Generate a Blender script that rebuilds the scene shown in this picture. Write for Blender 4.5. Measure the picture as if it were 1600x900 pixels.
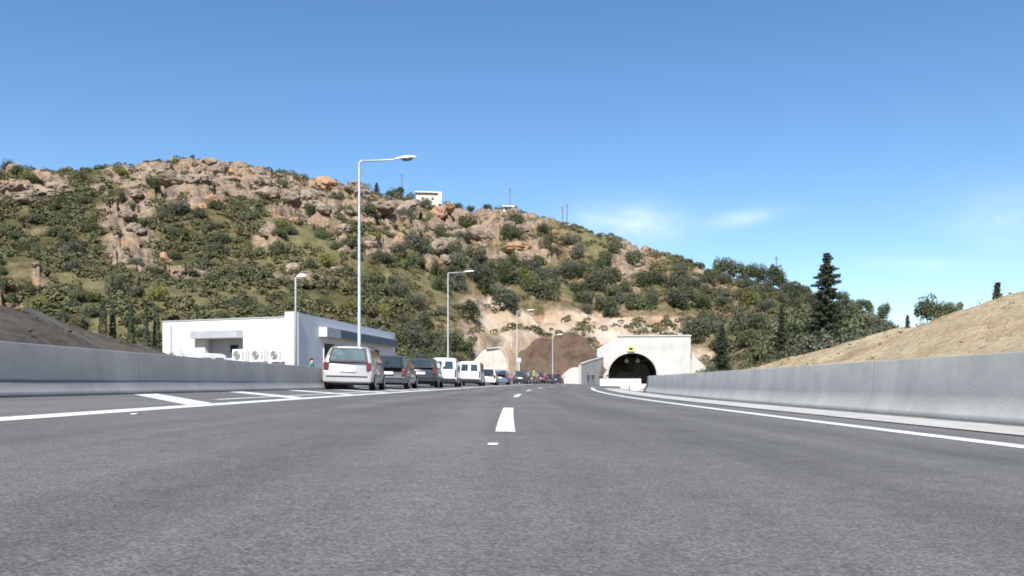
import bpy, bmesh, math, random
import numpy as np
from mathutils import Vector, noise as mn
R = math.radians
random.seed(7); np.random.seed(7)
for o in list(bpy.data.objects): bpy.data.objects.remove(o)
SC = bpy.context.scene; COL = SC.collection
F = 1256.0          # focal length in photo pixels
EYE = 0.36
# ------------------------------------------------ camera
cd = bpy.data.cameras.new('camera'); cam = bpy.data.objects.new('camera', cd); COL.objects.link(cam)
cam.location = (0, 0, EYE); cam.rotation_euler = (R(90), 0, 0)
cd.sensor_width = 36; cd.lens = 36*F/1600; cd.shift_y = 150/1600; cd.clip_start = .05; cd.clip_end = 20000
SC.camera = cam
# ------------------------------------------------ light
SUN_EL, SUN_AZ = 43, 6     # azimuth: degrees left of straight behind the camera
to_sun = Vector((-math.sin(R(SUN_AZ))*math.cos(R(SUN_EL)), -math.cos(R(SUN_AZ))*math.cos(R(SUN_EL)), math.sin(R(SUN_EL))))
sl = bpy.data.lights.new('sun', 'SUN'); sl.energy = 5.0; sl.angle = R(.5); sl.color = (1, .96, .90)
so = bpy.data.objects.new('sun', sl); COL.objects.link(so); so.rotation_euler = to_sun.to_track_quat('Z', 'Y').to_euler()
so.location = (0, -10, 30)
W = bpy.data.worlds.new('World'); SC.world = W; W.use_nodes = True
SC.view_settings.view_transform = 'Standard'; SC.view_settings.look = 'None'
SC.cycles.filter_width = 1.8; SC.view_settings.exposure = .92; SC.view_settings.gamma = 1
def world():
    nt = W.node_tree; N = nt.nodes; L = nt.links; N.clear()
    out = N.new('ShaderNodeOutputWorld'); bg = N.new('ShaderNodeBackground'); bg.inputs[1].default_value = .078
    sky = N.new('ShaderNodeTexSky'); sky.sky_type = 'NISHITA'; sky.sun_disc = False
    sky.sun_elevation = R(SUN_EL); sky.sun_rotation = R(180+SUN_AZ)
    sky.air_density = 1.0; sky.dust_density = 0; sky.ozone_density = 3.4; sky.altitude = 0
    tc = N.new('ShaderNodeTexCoord'); sp = N.new('ShaderNodeSeparateXYZ'); L.new(tc.outputs['Generated'], sp.inputs[0])
    def m(op, a, b=None, c=None):
        n = N.new('ShaderNodeMath'); n.operation = op
        for i, v in enumerate((a, b, c)):
            if v is None: continue
            if hasattr(v, 'links') or hasattr(v, 'is_linked'): L.new(v, n.inputs[i])
            else: n.inputs[i].default_value = v
        return n.outputs[0]
    yy = m('MAXIMUM', sp.outputs[1], .001)
    t = m('DIVIDE', sp.outputs[0], yy); e = m('DIVIDE', sp.outputs[2], yy)
    cv = N.new('ShaderNodeCombineXYZ'); L.new(t, cv.inputs[0]); L.new(m('MULTIPLY', e, 2.6), cv.inputs[1])
    nz = N.new('ShaderNodeTexNoise'); nz.inputs['Scale'].default_value = 13; nz.inputs['Detail'].default_value = 7; nz.inputs['Roughness'].default_value = .62
    nz.inputs['Distortion'].default_value = .5
    L.new(cv.outputs[0], nz.inputs['Vector'])
    tot = None
    for (cx, cy, rx, ry, k, tilt) in ((980, 347, 88, 34, 1.1, .04), (1158, 342, 66, 14, .75, -.16), (1590, 345, 120, 60, .45, 0), (1440, 412, 110, 14, .35, 0)):
        dx = m('SUBTRACT', t, (cx-800)/F); dy = m('SUBTRACT', m('ADD', e, m('MULTIPLY', dx, tilt)), (600-cy)/F)
        q = m('ADD', m('POWER', m('ABSOLUTE', m('DIVIDE', dx, rx/F)), 2.), m('POWER', m('ABSOLUTE', m('DIVIDE', dy, ry/F)), 2.))
        gq = m('MULTIPLY', m('EXPONENT', m('MULTIPLY', q, -1.4)), k)
        tot = gq if tot is None else m('ADD', tot, gq)
    a = m('ADD', m('MULTIPLY', nz.outputs[0], 1.0), -.14)
    cl = m('MULTIPLY', tot, a); cl = m('MULTIPLY', cl, 1.05); 
    cl = m('MINIMUM', cl, .75)
    front = m('GREATER_THAN', sp.outputs[1], .05); cl = m('MULTIPLY', cl, front)
    # gentle brightening of the real sky colour
    hs = N.new('ShaderNodeHueSaturation'); hs.inputs['Saturation'].default_value = 1.14; hs.inputs['Value'].default_value = 1.10
    L.new(sky.outputs[0], hs.inputs['Color'])
    mx = N.new('ShaderNodeMix'); mx.data_type = 'RGBA'; L.new(cl, mx.inputs[0]); L.new(hs.outputs[0], mx.inputs[6]); mx.inputs[7].default_value = (8.2, 8.7, 9.6, 1)
    L.new(mx.outputs[2], bg.inputs[0]); L.new(bg.outputs[0], out.inputs[0])
world()
# ------------------------------------------------ helpers
def tag(o, label=None, cat=None, group=None, kind=None):
    if label: o['label'] = label
    if cat: o['category'] = cat
    if group: o['group'] = group
    if kind: o['kind'] = kind
    return o
def empty(name, loc=(0, 0, 0), rz=0):
    o = bpy.data.objects.new(name, None); COL.objects.link(o); o.location = loc; o.rotation_euler = (0, 0, rz); o.empty_display_size = .2
    return o
def link(name, me, mat, parent=None, smooth=False):
    o = bpy.data.objects.new(name, me); COL.objects.link(o)
    if mat is not None and not me.materials:
        for mm in (mat if isinstance(mat, (list, tuple)) else [mat]): me.materials.append(mm)
    if smooth:
        for p in me.polygons: p.use_smooth = True
    if parent: o.parent = parent
    return o
class MB:
    def __init__(s): s.v = []; s.f = []; s.m = []
    def quad(s, *pts, mi=0):
        n = len(s.v); s.v += [tuple(p) for p in pts]; s.f.append(tuple(range(n, n+len(pts)))); s.m.append(mi)
    def box(s, x0, x1, y0, y1, z0, z1, mi=0):
        n = len(s.v)
        s.v += [(x0,y0,z0),(x1,y0,z0),(x1,y1,z0),(x0,y1,z0),(x0,y0,z1),(x1,y0,z1),(x1,y1,z1),(x0,y1,z1)]
        for f in ((0,3,2,1),(4,5,6,7),(0,1,5,4),(1,2,6,5),(2,3,7,6),(3,0,4,7)): s.f.append(tuple(n+i for i in f)); s.m.append(mi)
    def tube(s, pts, rad, n=10, mi=0, cap=True):
        pts = [Vector(p) for p in pts]; base = len(s.v)
        if not isinstance(rad, (list, tuple)): rad = [rad]*len(pts)
        for i, p in enumerate(pts):
            d = (pts[min(i+1, len(pts)-1)]-pts[max(i-1, 0)]).normalized()
            a = d.orthogonal().normalized() if i == 0 else (a - d*a.dot(d)).normalized()
            b = d.cross(a)
            for k in range(n):
                q = p + (a*math.cos(2*math.pi*k/n)+b*math.sin(2*math.pi*k/n))*rad[i]; s.v.append(tuple(q))
        for i in range(len(pts)-1):
            for k in range(n):
                s.f.append((base+i*n+k, base+i*n+(k+1) % n, base+(i+1)*n+(k+1) % n, base+(i+1)*n+k)); s.m.append(mi)
        if cap:
            s.f.append(tuple(base+k for k in range(n))[::-1]); s.m.append(mi)
            s.f.append(tuple(base+(len(pts)-1)*n+k for k in range(n))); s.m.append(mi)
    def build(s, name, mat, parent=None, smooth=False, bevel=0):
        me = bpy.data.meshes.new(name); me.from_pydata(s.v, [], s.f); me.update()
        if isinstance(mat, (list, tuple)):
            for mm in mat: me.materials.append(mm)
            for p, k in zip(me.polygons, s.m): p.material_index = k
        bm = bmesh.new(); bm.from_mesh(me)
        if bevel:
            bmesh.ops.remove_doubles(bm, verts=bm.verts, dist=1e-5)
            bmesh.ops.bevel(bm, geom=list(bm.edges), offset=bevel, segments=2, affect='EDGES')
        bmesh.ops.recalc_face_normals(bm, faces=bm.faces); bm.to_mesh(me); bm.free()
        return link(name, me, mat, parent, smooth)
def npmesh(name, V, Q):
    me = bpy.data.meshes.new(name); V = np.asarray(V, np.float32); Q = np.asarray(Q, np.int32)
    me.vertices.add(len(V)); me.vertices.foreach_set('co', V.ravel())
    me.loops.add(Q.size); me.loops.foreach_set('vertex_index', Q.ravel())
    me.polygons.add(len(Q)); me.polygons.foreach_set('loop_start', np.arange(0, Q.size, Q.shape[1], dtype=np.int32))
    me.update(calc_edges=True); return me
def smooth01(a, b, x):
    u = max(0., min(1., (x-a)/(b-a))); return u*u*(3-2*u)
def interp(x, tab):
    if x <= tab[0][0]: return tab[0][1]
    for (a, u), (b, v) in zip(tab, tab[1:]):
        if x <= b: return u+(v-u)*(x-a)/(b-a)
    return tab[-1][1]
# ------------------------------------------------ materials
def mat(name, c, rough=.8, c2=None, scale=1., detail=5, bump=0., bscale=None, spec=.3, metal=0., coords='Object', stretch=None, lo=.35, hi=.65, coat=0):
    m = bpy.data.materials.new(name); m.use_nodes = True; nt = m.node_tree; N = nt.nodes; L = nt.links
    p = N['Principled BSDF']; p.inputs['Roughness'].default_value = rough; p.inputs['Metallic'].default_value = metal
    p.inputs['Specular IOR Level'].default_value = spec; p.inputs['Coat Weight'].default_value = coat
    c = tuple(c)+(1,)
    tc = N.new('ShaderNodeTexCoord'); src = tc.outputs[coords]
    if stretch:
        mp = N.new('ShaderNodeMapping'); mp.inputs['Scale'].default_value = stretch; L.new(src, mp.inputs[0]); src = mp.outputs[0]
    if c2 is None: c2 = tuple(v*.86 for v in c[:3])
    nz = N.new('ShaderNodeTexNoise'); nz.inputs['Scale'].default_value = scale; nz.inputs['Detail'].default_value = detail; nz.inputs['Roughness'].default_value = .6
    L.new(src, nz.inputs['Vector'])
    mr = N.new('ShaderNodeMapRange'); mr.inputs[1].default_value = lo; mr.inputs[2].default_value = hi; L.new(nz.outputs[0], mr.inputs[0])
    mx = N.new('ShaderNodeMix'); mx.data_type = 'RGBA'; L.new(mr.outputs[0], mx.inputs[0]); mx.inputs[6].default_value = c; mx.inputs[7].default_value = tuple(c2)+(1,)
    L.new(mx.outputs[2], p.inputs['Base Color'])
    if bump:
        n2 = N.new('ShaderNodeTexNoise'); n2.inputs['Scale'].default_value = bscale or scale*3; n2.inputs['Detail'].default_value = 6
        L.new(src, n2.inputs['Vector']); b = N.new('ShaderNodeBump'); b.inputs['Strength'].default_value = 1; b.inputs['Distance'].default_value = bump
        L.new(n2.outputs[0], b.inputs['Height']); L.new(b.outputs[0], p.inputs['Normal'])
    m['mixnode'] = mx.name
    return m
def leafmat(name, c1, c2, trans=.25):
    m = bpy.data.materials.new(name); m.use_nodes = True; nt = m.node_tree; N = nt.nodes; L = nt.links
    p = N['Principled BSDF']; p.inputs['Roughness'].default_value = .7; p.inputs['Specular IOR Level'].default_value = .2
    at = N.new('ShaderNodeAttribute'); at.attribute_name = 'tint'
    oi = N.new('ShaderNodeObjectInfo'); ad = N.new('ShaderNodeMath'); ad.operation = 'MULTIPLY_ADD'
    L.new(oi.outputs['Random'], ad.inputs[0]); ad.inputs[1].default_value = .65
    ml = N.new('ShaderNodeMath'); ml.operation = 'MULTIPLY'; L.new(at.outputs['Fac'], ml.inputs[0]); ml.inputs[1].default_value = .6
    L.new(ml.outputs[0], ad.inputs[2])
    mx = N.new('ShaderNodeMix'); mx.data_type = 'RGBA'; L.new(ad.outputs[0], mx.inputs[0]); mx.inputs[6].default_value = c1+(1,); mx.inputs[7].default_value = c2+(1,)
    L.new(mx.outputs[2], p.inputs['Base Color'])
    tr = N.new('ShaderNodeBsdfTranslucent'); L.new(mx.outputs[2], tr.inputs[0]); ms = N.new('ShaderNodeMixShader'); ms.inputs[0].default_value = trans
    L.new(p.outputs[0], ms.inputs[1]); L.new(tr.outputs[0], ms.inputs[2]); L.new(ms.outputs[0], N['Material Output'].inputs[0])
    return m
M = {}
M['white_wall'] = mat('white_render', (.62, .62, .60), .8, (.56, .56, .54), .8, bump=.003)
M['shade_wall'] = mat('shade_grey_render', (.42, .42, .43), .85, scale=1.5)  # recess wall greyed in the colour for its shade; eaves box shares it
M['grey_metal'] = mat('grey_metal', (.42, .43, .45), .45, metal=.3, spec=.5)
M['galv'] = mat('galvanised_pole', (.44, .46, .48), .5, (.38, .40, .42), 3, metal=.2, spec=.5)
M['lamp_white'] = mat('lamp_housing', (.85, .86, .86), .3, spec=.6)
M['black'] = mat('black_plastic', (.018, .018, .02), .5)
M['rubber'] = mat('tyre_rubber', (.02, .02, .02), .85)
M['rim'] = mat('wheel_rim', (.4, .4, .42), .35, metal=.7)
M['glass'] = mat('dark_glass', (.02, .03, .035), .06, (.03, .04, .045), 2, spec=.9)
M['glass_l'] = mat('clear_glass', (.10, .14, .15), .08, (.05, .07, .08), 3, spec=.9)
M['red'] = mat('red_lamp_lens', (.11, .018, .022), .3, spec=.5)
M['plate'] = mat('number_plate', (.8, .8, .78), .5)
M['yellow'] = mat('yellow_sign', (.50, .50, .16), .5)
M['concrete_l'] = mat('pale_concrete', (.40, .395, .37), .9, (.33, .325, .305), .6, bump=.01, bscale=4)
M['concrete_w'] = mat('whitish_concrete', (.42, .415, .40), .9, (.34, .335, .32), .35, bump=.01, bscale=3)
M['gutter'] = mat('gutter_concrete', (.42, .415, .39), .9, (.32, .315, .295), 1.8, bump=.006, bscale=12)
M['paint'] = mat('road_paint', (.60, .60, .58), .6, (.36, .36, .35), 9, lo=.45, hi=.78, detail=8, bump=.002, bscale=90)
M['bark'] = mat('bark', (.13, .10, .07), .95, (.08, .06, .045), 6)
M['wood'] = mat('weathered_pole', (.12, .10, .085), .9)
M['cream'] = mat('cream_wall', (.52, .49, .41), .85)
M['leaf_d'] = leafmat('dark_green_leaves', (.036, .050, .024), (.098, .112, .055))
M['leaf_o'] = leafmat('olive_green_leaves', (.052, .062, .035), (.125, .130, .076))
M['leaf_y'] = leafmat('yellow_green_leaves', (.075, .085, .025), (.18, .18, .055))
M['leaf_c'] = leafmat('conifer_needles', (.028, .038, .024), (.080, .092, .056))
M['leaf_g'] = leafmat('grey_green_leaves', (.050, .058, .040), (.115, .122, .085))

def asphalt():
    m = bpy.data.materials.new('asphalt'); m.use_nodes = True; nt = m.node_tree; N = nt.nodes; L = nt.links
    p = N['Principled BSDF']; p.inputs['Roughness'].default_value = .82; p.inputs['Specular IOR Level'].default_value = .35
    tc = N.new('ShaderNodeTexCoord'); P = tc.outputs['Object']
    def nz(s, d=3, st=None, rg=.55):
        n = N.new('ShaderNodeTexNoise'); n.inputs['Scale'].default_value = s; n.inputs['Detail'].default_value = d; n.inputs['Roughness'].default_value = rg
        if st:
            mp = N.new('ShaderNodeMapping'); mp.inputs['Scale'].default_value = st; L.new(P, mp.inputs[0]); L.new(mp.outputs[0], n.inputs[0])
        else: L.new(P, n.inputs[0])
        return n.outputs[0]
    def ramp(src, stops):
        r = N.new('ShaderNodeValToRGB'); L.new(src, r.inputs[0]); e = r.color_ramp.elements
        e[0].position, e[0].color = stops[0][0], tuple(stops[0][1])+(1,); e[1].position, e[1].color = stops[1][0], tuple(stops[1][1])+(1,)
        for s in stops[2:]:
            x = e.new(s[0]); x.color = tuple(s[1])+(1,)
        return r.outputs[0]
    def mul(a, b):
        x = N.new('ShaderNodeMix'); x.data_type = 'RGBA'; x.blend_type = 'MULTIPLY'; x.inputs[0].default_value = 1; L.new(a, x.inputs[6]); L.new(b, x.inputs[7]); return x.outputs[2]
    vo = N.new('ShaderNodeTexVoronoi'); vo.inputs['Scale'].default_value = 130; L.new(P, vo.inputs[0])
    bw = N.new('ShaderNodeRGBToBW'); L.new(vo.outputs['Color'], bw.inputs[0])
    stones = ramp(bw.outputs[0], [(.08, (.070, .068, .065)), (.60, (.120, .116, .110)), (.93, (.17, .164, .154))])
    big = ramp(nz(.35, 8, None, .6), [(.3, (.80, .81, .82)), (.7, (1.16, 1.15, 1.13))])
    mid = ramp(nz(7, 5, None, .7), [(.3, (.87, .87, .87)), (.7, (1.12, 1.12, 1.12))])
    streak = ramp(nz(1., 5, (1.6, .05, 1)), [(.32, (.80, .80, .81)), (.68, (1.16, 1.16, 1.15))])
    spots = ramp(nz(3.1, 2, (1, 1, 1)), [(.70, (1, 1, 1)), (.78, (1.28, 1.27, 1.24))]); tar = ramp(nz(1.7, 3, (1.3, .8, 1)), [(.24, (.78, .78, .80)), (.30, (1, 1, 1))])
    at = N.new('ShaderNodeAttribute'); at.attribute_name = 'offset'
    wv = N.new('ShaderNodeMath'); wv.operation = 'ABSOLUTE'; L.new(at.outputs['Fac'], wv.inputs[0])
    ad = N.new('ShaderNodeMath'); ad.operation = 'MULTIPLY_ADD'; L.new(nz(.8, 4, (1, .2, 1)), ad.inputs[0]); ad.inputs[1].default_value = .9; L.new(wv.outputs[0], ad.inputs[2])
    dv = N.new('ShaderNodeMath'); dv.operation = 'DIVIDE'; L.new(ad.outputs[0], dv.inputs[0]); dv.inputs[1].default_value = 8
    track = ramp(dv.outputs[0], [(.10, (1.04, 1.04, 1.04)), (.19, (.88, .88, .885)), (.25, (.90, .90, .90)), (.33, (1.06, 1.06, 1.05)), (.40, (.90, .90, .905)), (.46, (.93, .93, .93)), (.54, (1.06, 1.06, 1.05)), (.9, (1.0, 1.0, .98))])
    c = mul(mul(mul(mul(mul(mul(stones, big), mid), streak), spots), tar), track); L.new(c, p.inputs['Base Color'])
    b = N.new('ShaderNodeBump'); b.inputs['Distance'].default_value = .0022; b.inputs['Strength'].default_value = .8
    b2 = N.new('ShaderNodeBump'); b2.inputs['Distance'].default_value = .006; b2.inputs['Strength'].default_value = .5
    L.new(nz(30, 4), b2.inputs['Height']); L.new(vo.outputs['Distance'], b.inputs['Height']); b.invert = True; L.new(b2.outputs[0], b.inputs['Normal']); L.new(b.outputs[0], p.inputs['Normal'])
    return m
M['asphalt'] = asphalt()

def barrier_mat(name, c, cd_, cl):
    m = bpy.data.materials.new(name); m.use_nodes = True; nt = m.node_tree; N = nt.nodes; L = nt.links
    p = N['Principled BSDF']; p.inputs['Roughness'].default_value = .88; p.inputs['Specular IOR Level'].default_value = .25
    uv = N.new('ShaderNodeUVMap'); sp = N.new('ShaderNodeSeparateXYZ'); L.new(uv.outputs[0], sp.inputs[0])
    def nz(sx, sy, d=5):
        mp = N.new('ShaderNodeMapping'); mp.inputs['Scale'].default_value = (sx, sy, 1); L.new(uv.outputs[0], mp.inputs[0])
        n = N.new('ShaderNodeTexNoise'); n.inputs['Scale'].default_value = 1; n.inputs['Detail'].default_value = d; n.inputs['Roughness'].default_value = .6; L.new(mp.outputs[0], n.inputs[0]); return n.outputs[0]
    def rng(s, a, b, c=0, d=1):
        r = N.new('ShaderNodeMapRange'); L.new(s, r.inputs[0]); r.inputs[1].default_value = a; r.inputs[2].default_value = b; r.inputs[3].default_value = c; r.inputs[4].default_value = d; return r.outputs[0]
    def mix(f, a, b):
        x = N.new('ShaderNodeMix'); x.data_type = 'RGBA'; L.new(f, x.inputs[0])
        for i, v in ((6, a), (7, b)):
            if isinstance(v, tuple): x.inputs[i].default_value = v+(1,)
            else: L.new(v, x.inputs[i])
        return x.outputs[2]
    base = mix(rng(nz(.9, 1.3), .35, .65), c, cd_)
    streak = mix(rng(nz(1.3, .30, 7), .50, .80, 0, .8), base, cl)           # pale runs of laitance down the face
    dark = mix(rng(nz(2.7, .22, 7), .58, .82, 0, .5), streak, tuple(v*.55 for v in cd_))
    # casting joint every 5 m
    mo = N.new('ShaderNodeMath'); mo.operation = 'PINGPONG'; L.new(sp.outputs[0], mo.inputs[0]); mo.inputs[1].default_value = 2.5
    jn = mix(rng(mo.outputs[0], .10, .02, 0, .35), dark, cl); jn = mix(rng(mo.outputs[0], .014, .008, 0, .8), jn, (.08, .08, .08))
    ml = N.new('ShaderNodeMix'); ml.data_type = 'RGBA'; ml.blend_type = 'MULTIPLY'; ml.inputs[0].default_value = 1
    f = N.new('ShaderNodeValToRGB'); L.new(nz(25, 25, 3), f.inputs[0]); f.color_ramp.elements[0].position = .3; f.color_ramp.elements[0].color = (.86, .86, .86, 1); f.color_ramp.elements[1].position = .7; f.color_ramp.elements[1].color = (1.08, 1.08, 1.08, 1)
    L.new(jn, ml.inputs[6]); L.new(f.outputs[0], ml.inputs[7]); L.new(ml.outputs[2], p.inputs['Base Color'])
    b = N.new('ShaderNodeBump'); b.inputs['Distance'].default_value = .003; b.inputs['Strength'].default_value = .6; L.new(nz(14, 14), b.inputs['Height']); L.new(b.outputs[0], p.inputs['Normal'])
    return m
M['barrier'] = barrier_mat('barrier_concrete', (.36, .36, .345), (.29, .295, .285), (.42, .42, .40))
M['barrier_l'] = barrier_mat('barrier_concrete_shaded', (.235, .235, .235), (.195, .195, .195), (.28, .28, .275))  # left copy of the concrete, darkened so the colour carries its shade

# ------------------------------------------------ road geometry
def xc(y): return -.05+.0009*(y-6)*(y-12.2)
def hd(y): return math.atan(.0009*(2*y-18.2))
S = .0255
def gz(y): return .27*smooth01(22, 120, y)
def rz(o, y): return -S*o+gz(y)
def rp(o, y, dz=0): return (xc(y)+o, y, rz(o, y)+dz)
def ys(a, b):
    out = []; y = a
    while y < b: out.append(y); y += .5 if y < 20 else 1.5 if y < 60 else 3
    return out+[b]
def strip(name, offs, a, b, m, dz=0, parent=None):
    Y = ys(a, b); V = []; Q = []; n = len(offs)
    for y in Y:
        for o in offs:
            oo = o(y) if callable(o) else o
            V.append(rp(oo, y, dz))
    for i in range(len(Y)-1):
        for j in range(n-1): Q.append((i*n+j, i*n+j+1, (i+1)*n+j+1, (i+1)*n+j))
    me = npmesh(name, V, Q); a_ = me.attributes.new('offset', 'FLOAT', 'POINT'); a_.data.foreach_set('value', [float(o) for _ in Y for o in offs])
    return link(name, me, m, parent)
road = tag(strip('road', [-7.5, -5.5, -3.7, -1.8, 0, 1.8, 3.7, 5.5, 7.2], -8, 168, M['asphalt']), kind='structure')
tag(strip('gutter', [4.72, 5.4, 6.08], -8, 66, M['gutter'], .012), kind='structure')
# painted markings: all part of the road surface
def sheet_quads(name, quads, parent=None, dz=.004):
    b = MB()
    for q in quads: b.quad(*[rp(o, y, dz) for o, y in q])
    return b.build(name, M['paint'], parent)
def edge_line(name, o0, o1, a, b): 
    o = strip(name, [o0, o1], a, b, M['paint'], .004); o.parent = road; return o
edge_line('edge_line', 3.61, 3.87, -8, 70)
edge_line('edge_line', -3.91, -3.60, -8, 125)
edge_line('bay_line', -4.62, -4.47, 12.5, 40)
for a in (-10, 6, 22, 38, 54, 70, 86, 102):
    o = strip('lane_dash', [-.075, .075], a, a+6.1, M['paint'], .004); o.parent = road
for k in range(8):
    y0 = 9.9+k*4.6
    q = sheet_quads('bay_stripe', [[(-3.95, y0), (-3.95, y0+.85), (-6.72, y0+5.4), (-6.72, y0+4.45)]]); q.parent = road
    if k > 5: bpy.data.objects.remove(q)
# road studs
def stud(o, y, lab):
    t = empty('road_stud', rp(o, y, .0)); 
    b = MB(); b.box(-.035, .035, -.04, .04, 0, .009); s = b.build('stud_base', M['gutter'], t, bevel=.004)
    b = MB(); b.box(-.026, .026, -.047, -.041, .003, .008); b.build('reflector', M['lamp_white'], t)
    tag(t, lab, 'road stud')
stud(-.07, 4.76, 'small white road stud just short of the long centre dash')
stud(-3.36, 7.3, 'small pale road stud beside the left edge line near the first bay stripe')

# ------------------------------------------------ barriers
def barrier(name, side, o0, toe, mid, H, a, b, m, label, skew, endcap=True):
    # profile points (offset outward from face, height)
    prof = [(0, 0), (0, toe), (.02, toe+.008), (skew, toe+mid), (skew+.035, H-.015), (skew+.05, H), (skew+.05+.17, H), (skew+.065+.17, H-.015), (2*skew+.3, toe), (2*skew+.3, -.3)]
    Y = ys(a, b); V = []; Q = []; n = len(prof); UV = []
    acc = [0]
    for p, q in zip(prof, prof[1:]): acc.append(acc[-1]+math.dist(p, q))
    for y in Y:
        for (d, z) in prof:
            o = side*(o0+d); wob = .0035*mn.noise((y*.9, 3.1*side, z*2))
            V.append((xc(y)+o+wob, y, rz(side*o0, y)+z+(wob+.005*mn.noise((math.floor(y/5)*3.7, 1.3, side)))*(z > .2)))
    for i in range(len(Y)-1):
        for j in range(n-1):
            q = (i*n+j, i*n+j+1, (i+1)*n+j+1, (i+1)*n+j); q = q if side < 0 else q[::-1]
            Q.append(q)
    me = npmesh(name, V, Q)
    uv = me.uv_layers.new(name='UVMap'); idx = np.array(Q).ravel()
    co = np.array([(Y[i//n], acc[i % n]) for i in idx], np.float32); uv.data.foreach_set('uv', co.ravel())
    o = link(name, me, m)
    bm = bmesh.new(); bm.from_mesh(me)
    bm.verts.ensure_lookup_table()
    for k in (0, len(Y)-1):
        try: bm.faces.new([bm.verts[k*n+j] for j in range(n)])
        except Exception: pass
    bmesh.ops.recalc_face_normals(bm, faces=bm.faces); bm.to_mesh(me); bm.free()
    return tag(o, label, 'barrier')
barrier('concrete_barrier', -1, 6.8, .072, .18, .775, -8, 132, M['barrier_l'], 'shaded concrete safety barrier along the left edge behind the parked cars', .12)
barrier('concrete_barrier', 1, 6.6, .08, .30, .96, -8, 48.5, M['barrier'], 'streaky pale concrete safety barrier along the right edge of the road', .16)

# ------------------------------------------------ ground sheet
def ground_h(x, y):
    o = x-xc(max(-10, min(y, 170)))
    b = -S*max(-9, min(9, o))+gz(y) - .10
    if abs(o) < 9 and -10 < y < 175: b -= .12
    if y > 50 and o > 7.2: b += .13
    far = smooth01(60, 260, math.hypot(x, y-60))
    return b*(1-far)-.2*far
def terrain_mat(name, pale=False):
    m = bpy.data.materials.new(name); m.use_nodes = True; nt = m.node_tree; N = nt.nodes; L = nt.links
    p = N['Principled BSDF']; p.inputs['Roughness'].default_value = .95; p.inputs['Specular IOR Level'].default_value = .1
    tc = N.new('ShaderNodeTexCoord'); P = tc.outputs['Object']
    def nz(s, d=6, rg=.6, off=0, st=None):
        n = N.new('ShaderNodeTexNoise'); n.inputs['Scale'].default_value = s; n.inputs['Detail'].default_value = d; n.inputs['Roughness'].default_value = rg
        mp = N.new('ShaderNodeMapping'); mp.inputs['Location'].default_value = (off, off*1.7, 0)
        if st: mp.inputs['Scale'].default_value = st
        L.new(P, mp.inputs[0]); L.new(mp.outputs[0], n.inputs[0]); return n.outputs[0]
    def ramp(src, stops):
        r = N.new('ShaderNodeValToRGB'); L.new(src, r.inputs[0]); e = r.color_ramp.elements
        e[0].position, e[0].color = stops[0][0], tuple(stops[0][1])+(1,); e[1].position, e[1].color = stops[1][0], tuple(stops[1][1])+(1,)
        for s in stops[2:]:
            x = e.new(s[0]); x.color = tuple(s[1])+(1,)
        return r.outputs[0]
    def mix(f, a, b):
        x = N.new('ShaderNodeMix'); x.data_type = 'RGBA'; L.new(f, x.inputs[0]); L.new(a, x.inputs[6]); L.new(b, x.inputs[7]); return x.outputs[2]
    def attr(n):
        a = N.new('ShaderNodeAttribute'); a.attribute_name = n; return a.outputs['Fac']
    def sharpen(a, n_, lo=.35, hi=.6, k=.9):
        s = N.new('ShaderNodeMath'); s.operation = 'MULTIPLY_ADD'; L.new(n_, s.inputs[0]); s.inputs[1].default_value = k; L.new(a, s.inputs[2])
        r = N.new('ShaderNodeMapRange'); L.new(s.outputs[0], r.inputs[0]); r.inputs[1].default_value = lo+k*.5; r.inputs[2].default_value = hi+k*.5; return r.outputs[0]
    ad = N.new('ShaderNodeMath'); ad.operation = 'MULTIPLY_ADD'; L.new(attr('dry'), ad.inputs[0]); ad.inputs[1].default_value = .10; L.new(nz(.09, 9, .7), ad.inputs[2])
    veg = ramp(ad.outputs[0], [(.32, (.050, .050, .024)), (.45, (.084, .077, .035)), (.54, (.135, .114, .060)), (.66, (.22, .160, .105))])
    vegf = ramp(nz(.55, 6, .75, 5), [(.38, (.50, .54, .42)), (.62, (1.15, 1.12, 1.1))])
    ml = N.new('ShaderNodeMix'); ml.data_type = 'RGBA'; ml.blend_type = 'MULTIPLY'; ml.inputs[0].default_value = 1; L.new(veg, ml.inputs[6]); L.new(vegf, ml.inputs[7])
    rock = ramp(nz(.16, 8, .7, 11), [(.30, (.11, .088, .070)), (.42, (.185, .145, .110)), (.54, (.27, .21, .152)), (.62, (.30, .195, .12)), (.72, (.28, .125, .06))])
    rockf = ramp(nz(.7, 8, .8, 3, (.8, .8, 1.5)), [(.36, (.45, .43, .42)), (.55, (1.12, 1.1, 1.08))])
    mr = N.new('ShaderNodeMix'); mr.data_type = 'RGBA'; mr.blend_type = 'MULTIPLY'; mr.inputs[0].default_value = 1; L.new(rock, mr.inputs[6]); L.new(rockf, mr.inputs[7])
    sand = ramp(nz(.12, 7, .7, 21), [(.3, (.27, .17, .095)), (.47, (.36, .27, .19)), (.62, (.44, .37, .29)), (.75, (.46, .41, .34))])
    gr = ramp(nz(.3, 6, .7, 31), [(.35, (.092, .086, .040)), (.65, (.175, .152, .078))])
    n1 = nz(.35, 7, .7, 41)
    c = mix(sharpen(attr('grass'), n1), ml.outputs[2], gr)
    c = mix(sharpen(attr('rock'), nz(.28, 8, .75, 51), .3, .5, .8), c, mr.outputs[2])
    c = mix(sharpen(attr('sand'), nz(.2, 6, .65, 61), .35, .55, .5), c, sand)
    L.new(c, p.inputs['Base Color'])
    b = N.new('ShaderNodeBump'); b.inputs['Distance'].default_value = .9; b.inputs['Strength'].default_value = .9; L.new(nz(.6, 9, .75, 71), b.inputs['Height']); L.new(b.outputs[0], p.inputs['Normal'])
    return m
M['hill'] = terrain_mat('hillside_soil_rock')
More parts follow.
